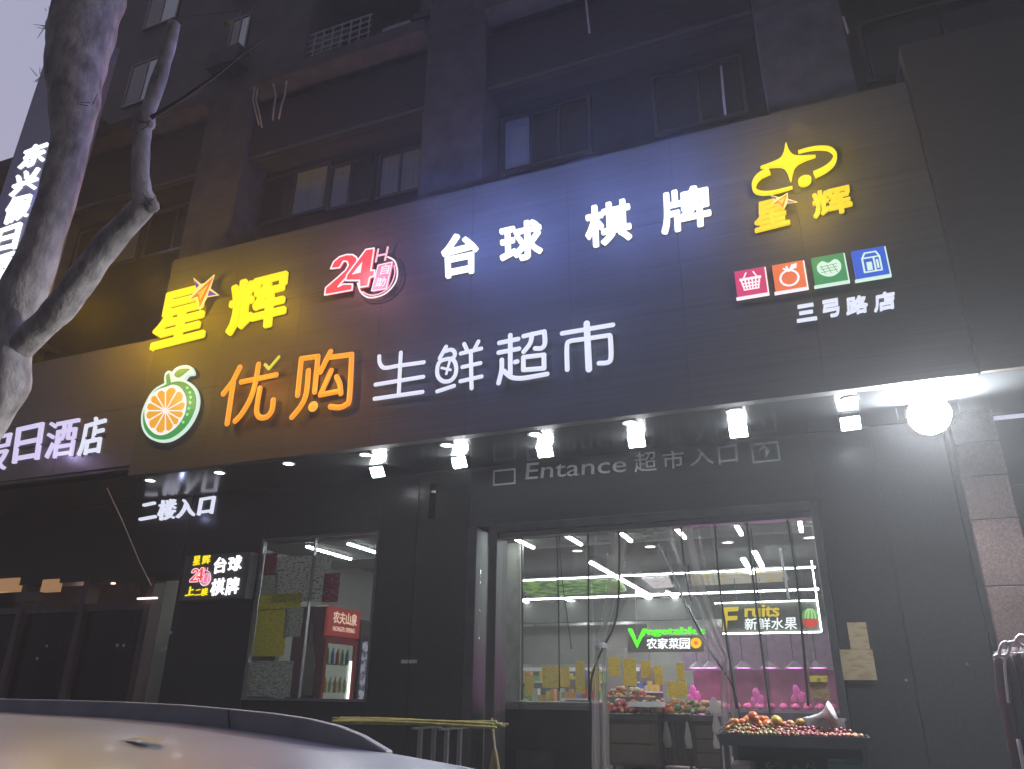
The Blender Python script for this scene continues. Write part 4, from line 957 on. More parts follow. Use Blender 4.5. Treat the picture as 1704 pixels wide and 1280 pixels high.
# rear tier of the stall: stacked produce
rt2 = thing('produce_stand', 'raised rear stand of produce behind the left vegetable counter', 'stand', (-3.5, 6.4, FL))
xa2, xb2 = PY(1006, 1150, 6.4).x, PY(1100, 1150, 6.4).x
MB().box(xa2, xb2, 6.35, 7.0, FL, 1.50).build('base', brown, rt2); MB().box(xa2, xb2, 6.30, 6.345, 1.44, 1.58).build('front_lip', greyb, rt2)
for i in range(85):
    u = rnd.random(); k = rnd.choice([1, 3, 0, 1, 3] if u < .6 else [0, 5, 4, 1]); r = rnd.uniform(.03, .07)
    mb = MB(); mb.ball((0, 0, 0), r, 8, 6, (1, rnd.uniform(.7, 1.4), .8), .12); o = mb.build(names[k][0], gn[k], smooth=True)
    o.location = (xa2+(xb2-xa2)*u, 6.38+rnd.random()*.4, 1.53+rnd.random()*.22*math.sin(PI*min(1, u+.15)))
    tag(o, names[k][1]+' stacked on the raised rear stand, '+['left end', 'left part', 'middle', 'right part', 'right end'][min(4, int(u*5))], names[k][0].replace('_', ' '), names[k][1]+'s on the rear stand')
# island shelves in the middle of the shop
for (px0, px1, yy, h, lab) in ((880, 925, 9.3, 1.75, 'low island shelf of packets at the left'), (935, 978, 9.8, 1.85, 'island shelf of packets by the curtain bundle'), (1062, 1100, 9.6, 2.1, 'island shelf of packets under the vegetable sign')):
    a, b = PY(px0, 1150, yy).x, PY(px1, 1150, yy).x
    t = thing('island_shelf', lab, 'shelf', ((a+b)/2, yy, FL)); MB().box(a, b, yy+.25, yy+.28, FL, h+.1).build('back_panel', greyb, t)
    for q in range(3):
        z = FL+.25+q*(h-FL-.2)/3; MB().box(a, b, yy-.1, yy+.25, z, z+.03).build('shelf_board', whitep, t); x = a+.01
        while x < b-.08:
            w = rnd.uniform(.06, .16); ci = rnd.randrange(6); o = MB().box(x, min(b, x+w*.92), yy-.06, yy+.15, z+.03, z+.03+rnd.uniform(.12, .3)).build('goods_packet', pm[ci])
            tag(o, ['red', 'yellow', 'green', 'pale', 'blue', 'orange'][ci]+' packet on the '+['lowest', 'middle', 'top'][q]+' board of the '+lab.replace(' of packets', ''), 'packet', 'packets on the island shelves'); x += w
# trays
p = PY(1075, 1168, 5.2)
bt = thing('produce_tray', 'shallow pale tray of vegetables on the counter edge', 'tray', tuple(p))
MB().box(p.x-.28, p.x+.28, 5.05, 5.45, p.z-.08, p.z-.065).box(p.x-.28, p.x+.28, 5.05, 5.065, p.z-.065, p.z).box(p.x-.28, p.x-.265, 5.065, 5.45, p.z-.065, p.z).box(p.x+.265, p.x+.28, 5.065, 5.45, p.z-.065, p.z).build('tray_body', whitep, bt)
# plastic bags hanging
bagm = glassy('thin_bag_plastic', (.8, .8, .8), 0, .3, .2, (.75, .7, .7), .6, 1.0)
def bag(px, py0, py1, Y, w, lab):
    A = PY(px, py0, Y); B = PY(px+4, py1, Y); mb = MB(); n = 14; rows = 8; vs = []
    for j in range(rows):
        t = j/(rows-1); z = A.z+(B.z-A.z)*t; ww = w*(.25+.75*min(1, t*1.6))*(1-.15*max(0, t-.8)*5)
        for i in range(n):
            a = 2*PI*i/n; vs.append((A.x+(B.x-A.x)*t+ww*math.cos(a)*rnd.uniform(.85, 1.1), Y+ww*.4*math.sin(a)*rnd.uniform(.8, 1.2), z))
    mb.add(vs, [(j*n+i, j*n+(i+1) % n, (j+1)*n+(i+1) % n, (j+1)*n+i) for j in range(rows-1) for i in range(n)]+[tuple((rows-1)*n+i for i in range(n))])
    tag(mb.build('plastic_bag', bagm, smooth=True), lab, 'plastic bag')
bag(1108, 1201, 1244, 5.45, .075, 'crumpled pale plastic bag hanging on the left of the slatted counter')
bag(1143, 1201, 1246, 5.15, .06, 'slim pale plastic bag hanging right of the crumpled one')
bag(1189, 1220, 1246, 4.9, .05, 'small white plastic bag hanging beside the fruit table')
bag(1190, 1188, 1222, 4.9, .07, 'lilac tinted roll of plastic bags by the fruit table')
bag(1187, 1160, 1190, 5.0, .10, 'glossy pink tinted plastic bag on the right counter end')
# dark counter behind the curtain, left half of doorway
lc = thing('checkout_counter', 'dark checkout counter behind the left half of the curtain', 'counter', (-3.2, 1.6, FL))
x0_ = PY(836, 1170, 1.4).x; x1_ = PY(984, 1170, 1.4).x; zt = PY(900, 1168, 1.4).z
MB().box(x0_, x1_, 1.4, 2.0, FL, zt-.04).build('body', mat('dark_counter', (.055, .045, .042), .4, 0, .2, 3), lc, bevel=.01)
MB().box(x0_-.02, x1_+.02, 1.36, 2.04, zt-.04, zt).build('counter_top', mat('dark_top', (.1, .09, .08), .35), lc, bevel=.01)
o = MB().box(x0_+.2, x0_+.7, 1.385, 1.395, FL+.2, FL+.5).build('counter_panel', mat('dark_panel_b', (.09, .08, .075), .5), lc)

# ------------------------------------------------------------------ soft plastic door curtain
tc_ = thing('door_curtain', 'clear soft plastic strip curtain across the shop doorway, tied back in two bundles', 'door curtain', (-1.7, .15, FL))
zt = 3.42
seams = [(868, 868, 1170), (929, 934, 1170), (979, 985, 1180), (1032, 1004, 1075), (1131, 1214, 1095), (1190, 1208, 1180), (1242, 1268, 1185), (1310, 1345, 1180)]
def sheet_strip(tops, bots, z0, z1, Y, M, name, fold=.02, n=10, rows=12, ease=None):
    vs = []
    for j in range(rows+1):
        t = j/rows; e = ease(t) if ease else t
        for i in range(n+1):
            u = i/n; x = (tops[0]+(tops[1]-tops[0])*u)*(1-e)+(bots[0]+(bots[1]-bots[0])*u)*e
            vs.append((x, Y+fold*math.sin(u*9+tops[0]*5)+fold*.6*math.sin(t*7+u*4), z1+(z0-z1)*t))
    mb = MB(); w = n+1
    mb.add(vs, [(j*w+i, j*w+i+1, (j+1)*w+i+1, (j+1)*w+i) for j in range(rows) for i in range(n)])
    return mb.build(name, M, tc_, smooth=True)
X = lambda px, py=1000: PY(px, py, .15).x
edges = [836, 868, 930, 981]
for a, b in zip(edges[:-1], edges[1:]):
    sheet_strip((X(a, 900), X(b, 900)), (X(a, 900), X(b, 900)), 1.45, zt, .12, pvc, 'plastic_strip')
for a, b in ((1190, 1250), (1240, 1320), (1312, 1352)):
    sheet_strip((X(a, 900), X(b, 900)), (X(a+8, 900), X(b+6, 900)), 1.25, zt, .16, pvc, 'plastic_strip')
# bundles
zk = PY(1000, 1065, .15).z
def bundle(t0, t1, kpx, kpy, bpx, bw, lab):
    zk = PY(kpx, kpy, .1).z; kx = PY(kpx, kpy, .1).x
    for i in range(3):
        a = t0+(t1-t0)*i/3; b = t0+(t1-t0)*(i+1)/3
        sheet_strip((X(a, 900), X(b, 900)), (kx-.05+.033*i, kx-.05+.033*(i+1)), zk, zt, .06+.03*i, pvc2 if i == 1 else pvc, 'gathered_strip', .03, 8, 14, lambda t: t**1.5)
    bx = PY(bpx, 1240, .1).x
    for i in range(2):
        sheet_strip((kx-.06+.06*i, kx+.06*i), (bx-bw+bw*i, bx+bw*i), .62, zk, .08+.05*i, pvc2, 'hanging_tail', .03, 8, 10, lambda t: t**.5)
bundle(985, 1080, 1000, 1072, 998, .10, 'a')
bundle(1090, 1185, 1212, 1100, 1215, .10, 'b')
MB().lathe([(.07, -.03), (.075, 0), (.07, .03)], 12, tuple(PY(1000, 1074, .12)), cap=False).build('tie_band', whitep, tc_)
def line3(pts, r, M, name, Y):
    P_ = [PY(x, y, Y) for x, y in smoothc(pts, 5)]; MB().tube(P_, r, 6).build(name, M, tc_, smooth=True)
sm_ = mat('dark_strip_edge', (.05, .055, .05), .5)
for pts, r in (([(868, 872), (869, 1000), (869, 1165)], .011), ([(926, 870), (929, 1000), (931, 1150)], .008), ([(930, 870), (935, 960), (951, 1080)], .006), ([(979, 868), (979, 1000), (980, 1165)], .010),
               ([(1030, 866), (1030, 980), (1022, 1040), (1000, 1085), (984, 1130), (982, 1180)], .012), ([(1132, 862), (1138, 940), (1150, 1000)], .009), ([(1145, 940), (1150, 985)], .006), ([(1188, 858), (1196, 960), (1213, 1090), (1226, 1180)], .012),
               ([(1241, 856), (1250, 940), (1264, 1050), (1282, 1190)], .011), ([(1250, 880), (1262, 1000)], .006), ([(1308, 853), (1325, 960), (1337, 1080), (1345, 1175)], .013), ([(1100, 905), (1140, 1000), (1180, 1080), (1218, 1140), (1232, 1195)], .009)):
    line3(pts, r, sm_, 'strip_edge', .1)
line3([(1095, 905), (1120, 955), (1155, 1040), (1195, 1100)], .012, whitep, 'strip_fold', .08)
line3([(1298, 912), (1306, 960), (1313, 1000)], .014, whitep, 'closing_bar', .07)
MB().box(-3.52, .05, .02, .2, 3.36, 3.42).build('curtain_rail', steel, tc_)
# cloth-wrapped base of left tail
p = PY(995, 1265, .15); MB().box(p.x-.14, p.x+.14, .05, .3, .5, .86).build('tail_weight', mat('grey_green_cloth', (.14, .16, .14), .8), tc_, bevel=.02)

# ------------------------------------------------------------------ window display
np_ = printed('newsprint', (.85, .85, .80), (.14, .14, .14), 22, (1, 1, 2.0), .42)
yl = printed('yellow_notice', (.90, .85, .08), (.45, .42, .05), 18, (1, 1, 4), .40)
rd = printed('red_notice', (.50, .10, .16), (.6, .35, .35), 16, (1, 1, 3), .4)
wn = printed('white_notice', (.85, .88, .80), (.40, .42, .40), 26, (1, 1, 4), .48)
for M_ in (np_, yl, rd, wn):
    n_ = M_.node_tree; pb = n_.nodes['Principled BSDF']; tlc = n_.nodes.new('ShaderNodeBsdfTranslucent'); mx = n_.nodes.new('ShaderNodeMixShader'); mx.inputs[0].default_value = .6
    n_.links.new(pb.inputs['Base Color'].links[0].from_socket, tlc.inputs[0]); n_.links.new(pb.outputs[0], mx.inputs[1]); n_.links.new(tlc.outputs[0], mx.inputs[2])
    n_.links.new(mx.outputs[0], [q for q in n_.nodes if q.type == 'OUTPUT_MATERIAL'][0].inputs[0])
for (x0, y0, x1, y1, M_, lab) in ((436, 922, 458, 955, rd, 'red poster at the upper left of the window'), (462, 928, 545, 1000, np_, 'large newspaper style poster with bold black print'), (430, 990, 500, 1012, yl, 'yellow strip poster with black strokes'),
                              (424, 1016, 472, 1092, yl, 'large yellow poster at the left of the window'), (476, 1012, 500, 1060, wn, 'pale poster right of the yellow one'), (418, 1100, 482, 1160, wn, 'grey printed poster low in the window'), (436, 958, 460, 988, wn, 'small pale poster below the red one'), (540, 955, 562, 1002, rd, 'reddish poster on the grey wall right of the newsprint')):
    yq = .04+.004*(x0 % 5); a, b, c_, d = panel_at(x0, y0, x1, y1, yq); o = MB().box(max(a, -7.02), b, yq, yq+.002, c_, d).build('poster', M_); tag(o, lab, 'poster')
o = MB().box(-7.35, -4.6, 3.6, 3.7, FL, 4.0).build('inner_wall', mat('light_grey_wall', (.30, .30, .28), .7)); struct(o)
# red drink fridge, door facing the aisle
red = mat('red_enamel', (.33, .02, .03), .35, 0, .1, 2, 0, (1, 1, 1), .5, .2)
fx0, fx1, fy0, fy1 = -7.52, -6.90, 1.5, 2.38; fz1 = PY(548, 1008, 1.5).z
fr = thing('drinks_fridge', 'tall red drinks fridge with a bottle picture on its side and a lit glass door', 'fridge', ((fx0+fx1)/2, 1.9, FL))
MB().box(fx0, fx1-.05, fy0, fy1, FL+.1, fz1).build('cabinet', red, fr, bevel=.015)
MB().box(fx1-.05, fx1, fy0, fy1, fz1-.42, fz1-.003).build('header_sign', em('lit_red_header', (.36, .03, .03), .7), fr)
hy = fx1+.006
def xtext(s, y0, y1, z0, z1, M_, of, par, name='lettering'):
    vs, fs = glyph(s, of); mb = MB(); mb.add([(fx1+.004+w*.004, y0+(y1-y0)*u, z0+(z1-z0)*v) for u, v, w in vs], fs); mb.build(name, M_, par)
xtext('农夫山泉', fy0+.12, fy1-.1, fz1-.24, fz1-.06, em('lit_header_text', (1, .65, .5), 1), .02, fr)
xtext('NONGFU SPRING', fy0+.14, fy1-.14, fz1-.35, fz1-.28, MC['lit_header_text'], .0, fr)
mb = MB(); zd0, zd1 = FL+.25, fz1-.46
for (ya, yb, za, zb) in ((fy0, fy0+.07, zd0, zd1), (fy1-.07, fy1, zd0, zd1), (fy0+.07, fy1-.07, zd1-.07, zd1), (fy0+.07, fy1-.07, zd0, zd0+.07)): mb.box(fx1-.048, fx1-.008, ya, yb, za, zb)
mb.build('door_frame', red, fr)
MB().box(fx1-.03, fx1-.024, fy0+.07, fy1-.07, zd0+.07, zd1-.07).build('door_glass', glass, fr)
MB().box(fx1-.052, fx1-.0495, fy0+.07, fy1-.07, zd0+.07, zd1-.07).build('lit_interior', em('lit_fridge_inside', (.34, .36, .30), .8), fr)
MB().box(fx1-.022, fx1-.004, fy1-.17, fy1-.13, zd0+.1, zd1-.3).build('light_tube', em('lit_fridge_tube', (1, 1, .92), 3), fr)
for k in range(5):
    z = zd0+.2+k*(zd1-zd0-.3)/5; MB().box(fx1-.049, fx1-.034, fy0+.08, fy1-.08, z, z+.015).build('shelf', steel, fr)
    for i in range(8):
        y = fy0+.13+i*.082; MB().lathe([(.022, 0), (.022, .12), (.008, .16), (.008, .19)], 8, (fx1-.03, y, z+.015)).build('bottle', pm[(i+k*3) % 6], fr) if False else None
# bottle silhouette on the side
bt_ = [(.0, .0), (.18, .0), (.20, .5), (.15, .62), (.05, .80), (.045, 1.0), (-.045, 1.0), (-.05, .80), (-.15, .62), (-.20, .5), (-.18, 0)]
A = PY(518, 1038, 1.49); B = PY(512, 1180, 1.49)
MB().prism([(A.x+.02+u*.62, B.z+(A.z-B.z)*v) for u, v in bt_], 1.485, 1.499).build('bottle_picture', printed('bottle_print', (.75, .78, .72), (.35, .5, .38), 3, (1, 1, 1), .4), fr)
o = MB().box(-7.46, -6.96, 1.40, 1.49, FL, 1.56).build('low_box', blackm); tag(o, 'dark low box in front of the red fridge', 'box')
fr2 = thing('drinks_fridge', 'grey drinks fridge behind the red one with a round logo on top', 'fridge', (-7.2, 2.9, FL))
MB().box(-7.55, -6.9, 2.45, 3.3, FL, fz1-.12).build('cabinet', dsteel, fr2, bevel=.01)
MB().box(-6.9, -6.89, 2.5, 3.25, FL+.3, fz1-.45).build('lit_door', printed('lit_bottles', (.35, .33, .45), (.08, .07, .1), 9, (1, 1, 1.6), .5, .6), fr2)
MB().lathe([(.001, 0), (.10, 0), (.10, .01)], 20, (-6.885, 2.75, fz1-.25), 'x', False).build('round_logo', em('lit_pink_logo', (.9, .35, .45), .9), fr2)
vs, fs = glyph('si', .0); mb = MB(); mb.add([(-6.885+w*.004, 2.92+.22*u, fz1-.34+.16*v) for u, v, w in vs], fs); mb.build('lettering', whitep, fr2)
for k, zz in enumerate((1.2, 1.6, 2.0)):
    for i in range(5):
        o = MB().lathe([(.03, 0), (.03, .14), (.012, .19), (.012, .22)], 10, (-6.93+.0, 1.62+i*.13, zz)); 
        o.build('bottle', pm[(i*2+k) % 6]); tag(bpy.data.objects[-1] if False else S.objects[-1], 'small bottle inside the red fridge door', 'bottle', 'bottles in the red fridge')

# ================================================================== outside things at the shop front
# notices on the wall right of the door
n1 = printed('brown_notice', (.36, .29, .17), (.28, .21, .12), 8, (1, 1, 4), .45)
for (x0, y0, x1, y1, yy, lab) in ((1409, 1036, 1448, 1080, -.006, 'upper tan paper notice on the black wall right of the door'), (1396, 1081, 1460, 1132, -.012, 'lower wide tan paper notice on the black wall right of the door')):
    a, b, c_, d = panel_at(x0, y0, x1, y1, yy); o = MB().box(a, b, yy-.004, yy, c_, d).build('paper_notice', n1); tag(o, lab, 'notice')
nb = thing('price_board', 'brown price board with a yellow heading hanging right of the fruit table', 'price board', tuple(PY(1365, 1145, -.1)))
a, b, c_, d = panel_at(1345, 1124, 1382, 1166, -.1); MB().box(a, b, -.11, -.1, c_, d).build('board', printed('board_print', (.20, .12, .06), (.34, .24, .12), 12, (1, 1, 7), .55), nb)
a, b, c_, d = panel_at(1347, 1125, 1378, 1135, -.12); MB().box(a, b, -.12, -.1105, c_, d).build('heading', printed('heading_print', (.62, .52, .06), (.3, .25, .03), 18, (1, 1, 1), .4), nb)
for (px, py) in ((1508, 1132), (1609, 1106)):
    p = PY(px, py, 0); o = MB().lathe([(.001, -.02), (.012, -.018), (.014, -.001)], 8, tuple(p), 'y').build('wall_hook', steel); tag(o, 'tiny steel hook on the black wall, '+('left one' if px < 1550 else 'right one'), 'hook')
# fruit table
TZ = 1.30; TY0, TY1 = -1.3, -.62
xa, xb = PY(1200, 1223, TY0).x, PY(1446, 1233, TY0).x
ft = thing('fruit_table', 'steel frame display table of fruit in front of the doorway', 'table', ((xa+xb)/2, -1, .15))
MB().box(xa, xb, TY0, TY1, TZ-.045, TZ-.012).build('table_top', dsteel, ft, bevel=.004)
mb = MB().box(xa, xb, TY0-.012, TY0, TZ-.075, TZ+.012).box(xa, xb, TY1, TY1+.012, TZ-.075, TZ+.012).box(xa-.012, xa, TY0, TY1, TZ-.075, TZ+.012).box(xb, xb+.012, TY0, TY1, TZ-.075, TZ+.012)
mb.build('table_rim', dsteel, ft)
for x in (xa+.01, xb-.05):
    for y in (TY0+.01, TY1-.05): MB().box(x, x+.04, y, y+.04, .15, TZ-.045).build('leg', dsteel, ft)
MB().box(xa, xb, TY0+.02, TY1, .62, .65).build('lower_shelf', dsteel, ft); MB().box(xa+.02, xb-.02, TY1-.03, TY1-.01, .65, 1.2).build('back_panel', mat('dark_green_board', (.03, .04, .035), .6), ft)
vg = mat('leafy_green', (.07, .13, .04), .6, 0, .4, 10, .5)
for i, (x, w) in enumerate(((xa+.12, .09), (xa+.34, .14), (xa+.56, .13), (xa+.8, .12))):
    mb = MB()
    if i == 0: mb.box(x-w, x+w, TY0+.08, TY1-.1, .65, 1.08); o = mb.build('grey_bin', mat('grey_bin_plastic', (.25, .25, .26), .5), bevel=.01); tag(o, 'grey plastic bin on the lower shelf of the fruit table', 'bin'); continue
    n = 60
    for k in range(n):
        c0 = Vector((x+rnd.uniform(-w, w), TY0+.1+rnd.random()*.3, .66+rnd.random()*.42)); d = Vector((rnd.uniform(-1, 1), rnd.uniform(-1, 0), rnd.uniform(-.3, 1))).normalized()*.07; e = d.cross(Vector((0, 0, 1))).normalized()*.035
        mb.add([c0, c0+d*.5+e, c0+d, c0+d*.5-e], [(0, 1, 2, 3)])
    mb.ball((x, TY0+.28, .82), w, 10, 8, (1, 1, 1.3), .12)
    o = mb.build('cabbage_pile', vg); tag(o, ['', 'pale leafy greens left of centre under the fruit table', 'dark leafy greens in the middle under the fruit table', 'leafy greens at the right under the fruit table'][i], 'greens')
o = MB().box(xb-.33, xb-.06, TY0+.1, TY1-.1, .65, 1.12).build('green_crate', mat('green_crate_plastic', (.03, .10, .07), .4), bevel=.01); tag(o, 'dark green crate at the right under the fruit table', 'crate')
# fruit
frc = {'orange': (.46, .16, .03), 'persimmon': (.46, .09, .02), 'melon': (.42, .29, .04), 'jujube': (.22, .05, .035), 'plum': (.19, .03, .04), 'lime': (.17, .16, .05), 'apricot': (.34, .18, .07)}
fm = {k: mat('skin_'+k, c, .35, 0, .22, 20) for k, c in frc.items()}
def ballmesh(r, sc=(1, 1, .93), seg=14, rings=9):
    mb = MB(); mb.ball((0, 0, 0), r, seg, rings, sc); return mb
proto = {}
def fruit(kind, x, y, z, r):
    if kind not in proto:
        o = ballmesh(1.0).build(kind, fm[kind], smooth=True); proto[kind] = o
    else:
        o = proto[kind].copy(); COL.objects.link(o)
    o.location = (x, y, z); o.scale = (r, r, r*rnd.uniform(.9, 1)); o.rotation_euler = (rnd.random(), rnd.random(), rnd.random()*6)
    return o
Lg = {'orange': 'orange fruit', 'persimmon': 'deep orange persimmon', 'melon': 'larger yellow fruit', 'jujube': 'small red brown fruit', 'plum': 'small dark red fruit', 'lime': 'small greenish fruit', 'apricot': 'small pale orange fruit'}
def addf(kind, px, py, y, r):
    p = PY(px, py, y); z = max(p.z, TZ+r*.9)
    u = (px-1208)/232
    size = 'large ' if r > .036 else 'mid sized ' if r > .032 else ''
    side = ['at the left end', 'left of the middle', 'in the middle', 'right of the middle', 'by the tub', 'at the right end'][max(0, min(5, int(u*6)))]
    rw = ['at the very front edge', 'in the second row from the front', 'in the third row from the front', 'in the fourth row from the front', 'in the fifth row', 'in the heap behind'][max(0, min(5, int((y+1.27)/.068)))]
    tag(fruit(kind, p.x, y, z, r), size+Lg[kind]+' '+rw+' '+side, kind, kind+'s on the fruit table')
for i in range(46):                     # back heap
    px = 1208+rnd.random()*140; u = (px-1208)/140
    hgt = math.sin(min(1, u*1.15+.12)*PI)**.6*26
    kind = 'orange' if u < .25 else rnd.choice(['persimmon', 'persimmon', 'orange', 'orange', 'apricot'])
    y = rnd.uniform(-.95, -.7); r = rnd.uniform(.028, .04)
    addf(kind, px, 1218-rnd.random()*hgt*.9, y, r)
for (px, py, k, r) in ((1253, 1192, 'persimmon', .045), (1293, 1200, 'melon', .052), (1236, 1203, 'persimmon', .044), (1332, 1203, 'melon', .042), (1221, 1212, 'orange', .042), (1316, 1206, 'apricot', .042), (1262, 1206, 'persimmon', .045), (1276, 1206, 'orange', .04), (1304, 1207, 'persimmon', .038), (1244, 1210, 'orange', .045)):
    addf(k, px, py, -.92, r)
i = 0
for row, (y, py) in enumerate(((-1.24, 1227), (-1.17, 1222), (-1.10, 1217), (-1.03, 1213), (-.97, 1209))):
    px = 1212+row*4+rnd.random()*5
    while px < 1440-row*5:
        u = (px-1210)/230
        kind = rnd.choice(['lime', 'apricot', 'lime', 'jujube']) if u < .35 else rnd.choice(['jujube', 'plum', 'jujube', 'lime']) if u < .55 else rnd.choice(['plum', 'plum', 'jujube', 'plum', 'apricot']) if u < .88 else rnd.choice(['apricot', 'jujube'])
        sl = (px-1210)/230*9
        addf(kind, px, py+sl-rnd.random()*4+ (4 if u > .85 else 0), y+rnd.uniform(-.02, .02), rnd.uniform(.016, .023)); px += rnd.uniform(6.4, 8.8)
# clear tub + megaphone
p = PY(1374, 1212, -.85)
o = MB()
for (ax, bx_, ay, by) in ((-.16, .16, -.1, -.095), (-.16, .16, .095, .1), (-.16, -.155, -.095, .095), (.155, .16, -.095, .095)): o.box(p.x+ax, p.x+bx_, -.85+ay, -.85+by, TZ, TZ+.13)
o.box(p.x-.175, p.x+.175, -.965, -.95, TZ+.125, TZ+.14).box(p.x-.175, p.x+.175, -.75, -.735, TZ+.125, TZ+.14)
tag(o.build('plastic_tub', glassy('tub_plastic', (.8, .8, .8), 0, .3, .2, (.7, .68, .7), .35, .4)), 'clear plastic tub behind the red fruit at the right of the table', 'tub')
mg = thing('megaphone', 'grey white megaphone lying on the clear tub at the right of the fruit table', 'megaphone', tuple(PY(1360, 1188, -.9)))
A = PY(1346, 1199, -.9); B = PY(1386, 1187, -.95)
axis = (B-A).normalized(); mgm = mat('megaphone_grey', (.50, .48, .48), .4)
def along(prof, M_, name):
    P_ = [A+(B-A)*t for t, r in prof]; MB().tube(P_, [r for t, r in prof], 20, False).build(name, M_, mg, smooth=True)
along([(0, .028), (.2, .03), (.45, .03), (.62, .038), (.78, .055), (.92, .085), (1.0, .10), (1.03, .105), (1.0, .095), (.9, .07), (.6, .03)], mgm, 'horn')
along([(.62, .001), (.63, .028), (.75, .03), (.76, .001)], whitep, 'horn_core')
along([(-.5, .012), (-.45, .03), (-.1, .034), (.02, .034), (.03, .02)], mat('megaphone_dark', (.2, .2, .2), .4), 'amplifier')
mb = MB().tube([A+Vector((-.02, 0, -.03)), A+Vector((-.03, 0, -.07)), A+Vector((.02, 0, -.10))], .013, 8); mb.build('handle', blackm, mg)
# scoop/clip wires at the table's left end
A = PY(1196, 1216, -1.2); B = PY(1216, 1200, -1.2)
tag(MB().tube([A, (A+B)/2, B], .009, 6).tube([A+Vector((0, 0, -.02)), A+Vector((.12, 0, .01))], .007, 6).build('metal_tongs', steel), 'metal tongs sticking out of the left end of the fruit table', 'tongs')
# sugar cane rack
cr_ = thing('cane_rack', 'low steel rack carrying the sugar canes beside the black column', 'rack', (-4, -1, .15))
for px in (700, 744):
    x = PY(px, 1210, -1.05).x; MB().box(x-.02, x+.02, -1.07, -1.03, .15, 1.27).build('post', steel, cr_); MB().box(x-.02, x+.02, -.77, -.73, .15, 1.27).build('post', steel, cr_)
    MB().box(x-.02, x+.02, -1.2, -.6, 1.27, 1.29).build('cross_bar', steel, cr_)
cane = [mat('green_cane', (.20, .22, .05), .5, 0, .3, 10), mat('yellow_cane', (.30, .26, .07), .5, 0, .3, 10), mat('brown_cane', (.19, .12, .06), .5, 0, .3, 10)]
for i in range(9):
    x0 = PY(545+rnd.random()*25, 1197, -1).x; x1 = PY(812+rnd.random()*22, 1197, -1).x; n = 18; pts = []; rr = []
    y = -1.12+i*.05; zb = 1.31+(i % 2)*.024+rnd.random()*.01; ph = rnd.random()*6
    for k in range(n*2):
        t = k/(n*2-1); pts.append((x0+(x1-x0)*t, y+.02*math.sin(t*3+ph), zb+.012*math.sin(t*4+ph))); rr.append(.0135 if k % 4 else .0155)
    tag(MB().tube(pts, rr, 8).build('sugar_cane', cane[i % 3], smooth=True), ['long green sugar cane lying on the steel rack', 'long yellow sugar cane lying on the steel rack', 'long brown sugar cane lying on the steel rack'][i % 3], 'sugar cane', 'sugar canes on the rack')
# broom / mop
bm_ = thing('broom', 'straw broom leaning beside the door jamb at the end of the canes', 'broom', tuple(PY(822, 1240, -.95)))
MB().tube([PY(818, 1195, -.95), PY(824, 1250, -.95)], .014, 8).build('handle', mat('pale_wood', (.3, .24, .14), .7), bm_)
mb = MB(); A = PY(824, 1248, -.95)
for k in range(50):
    a = rnd.uniform(-.12, .12); mb.tube([A+Vector((a*.15, rnd.uniform(-.02, .02), 0)), A+Vector((a, rnd.uniform(-.05, .05), -.5))], .004, 4)
mb.build('bristles', mat('straw', (.32, .26, .12), .9), bm_)
# covered stand at the right edge
cs = thing('folded_umbrella_stand', 'dark red folded cloth with pale gathered ties, standing by the granite pillar', 'folded cloth', tuple(PY(1680, 1150, -1.5)))
dred = mat('dark_red_cloth', (.045, .012, .018), .8, 0, .3, 5, .4)
pal = mat('pale_strap', (.42, .36, .38), .5)
for i, (px, w) in enumerate(((1662, .05), (1676, .06), (1692, .06), (1708, .08), (1722, .08))):
    A = PY(px-4, 1085-4*i, -1.5+.05*i); B = PY(px+34, 1300, -1.5+.05*i)
    P_ = [A+(B-A)*t for t in (0, .1, .3, .5, .75, 1)]
    MB().tube(P_, [w*.3, w*.7, w, w*.9, w*.8, w*.6], 10, True, 1, .18).build('cloth_fold', dred if i % 2 == 0 else mat('black_cloth', (.025, .022, .028), .8), cs, smooth=True)
for pts, r in (([(1660, 1092), (1668, 1070), (1680, 1072), (1676, 1090), (1660, 1090)], .010), ([(1672, 1072), (1690, 1068), (1704, 1078)], .012), ([(1690, 1068), (1697, 1058), (1712, 1062)], .014), ([(1676, 1090), (1672, 1110), (1678, 1170)], .009), ([(1672, 1088), (1712, 1086)], .005), ([(1654, 1094), (1662, 1090)], .016), ([(1694, 1230), (1704, 1280)], .014)):
    MB().tube([PY(x, y, -1.58) for x, y in smoothc(pts, 3)], r, 7).build('strap', pal, cs, smooth=True)

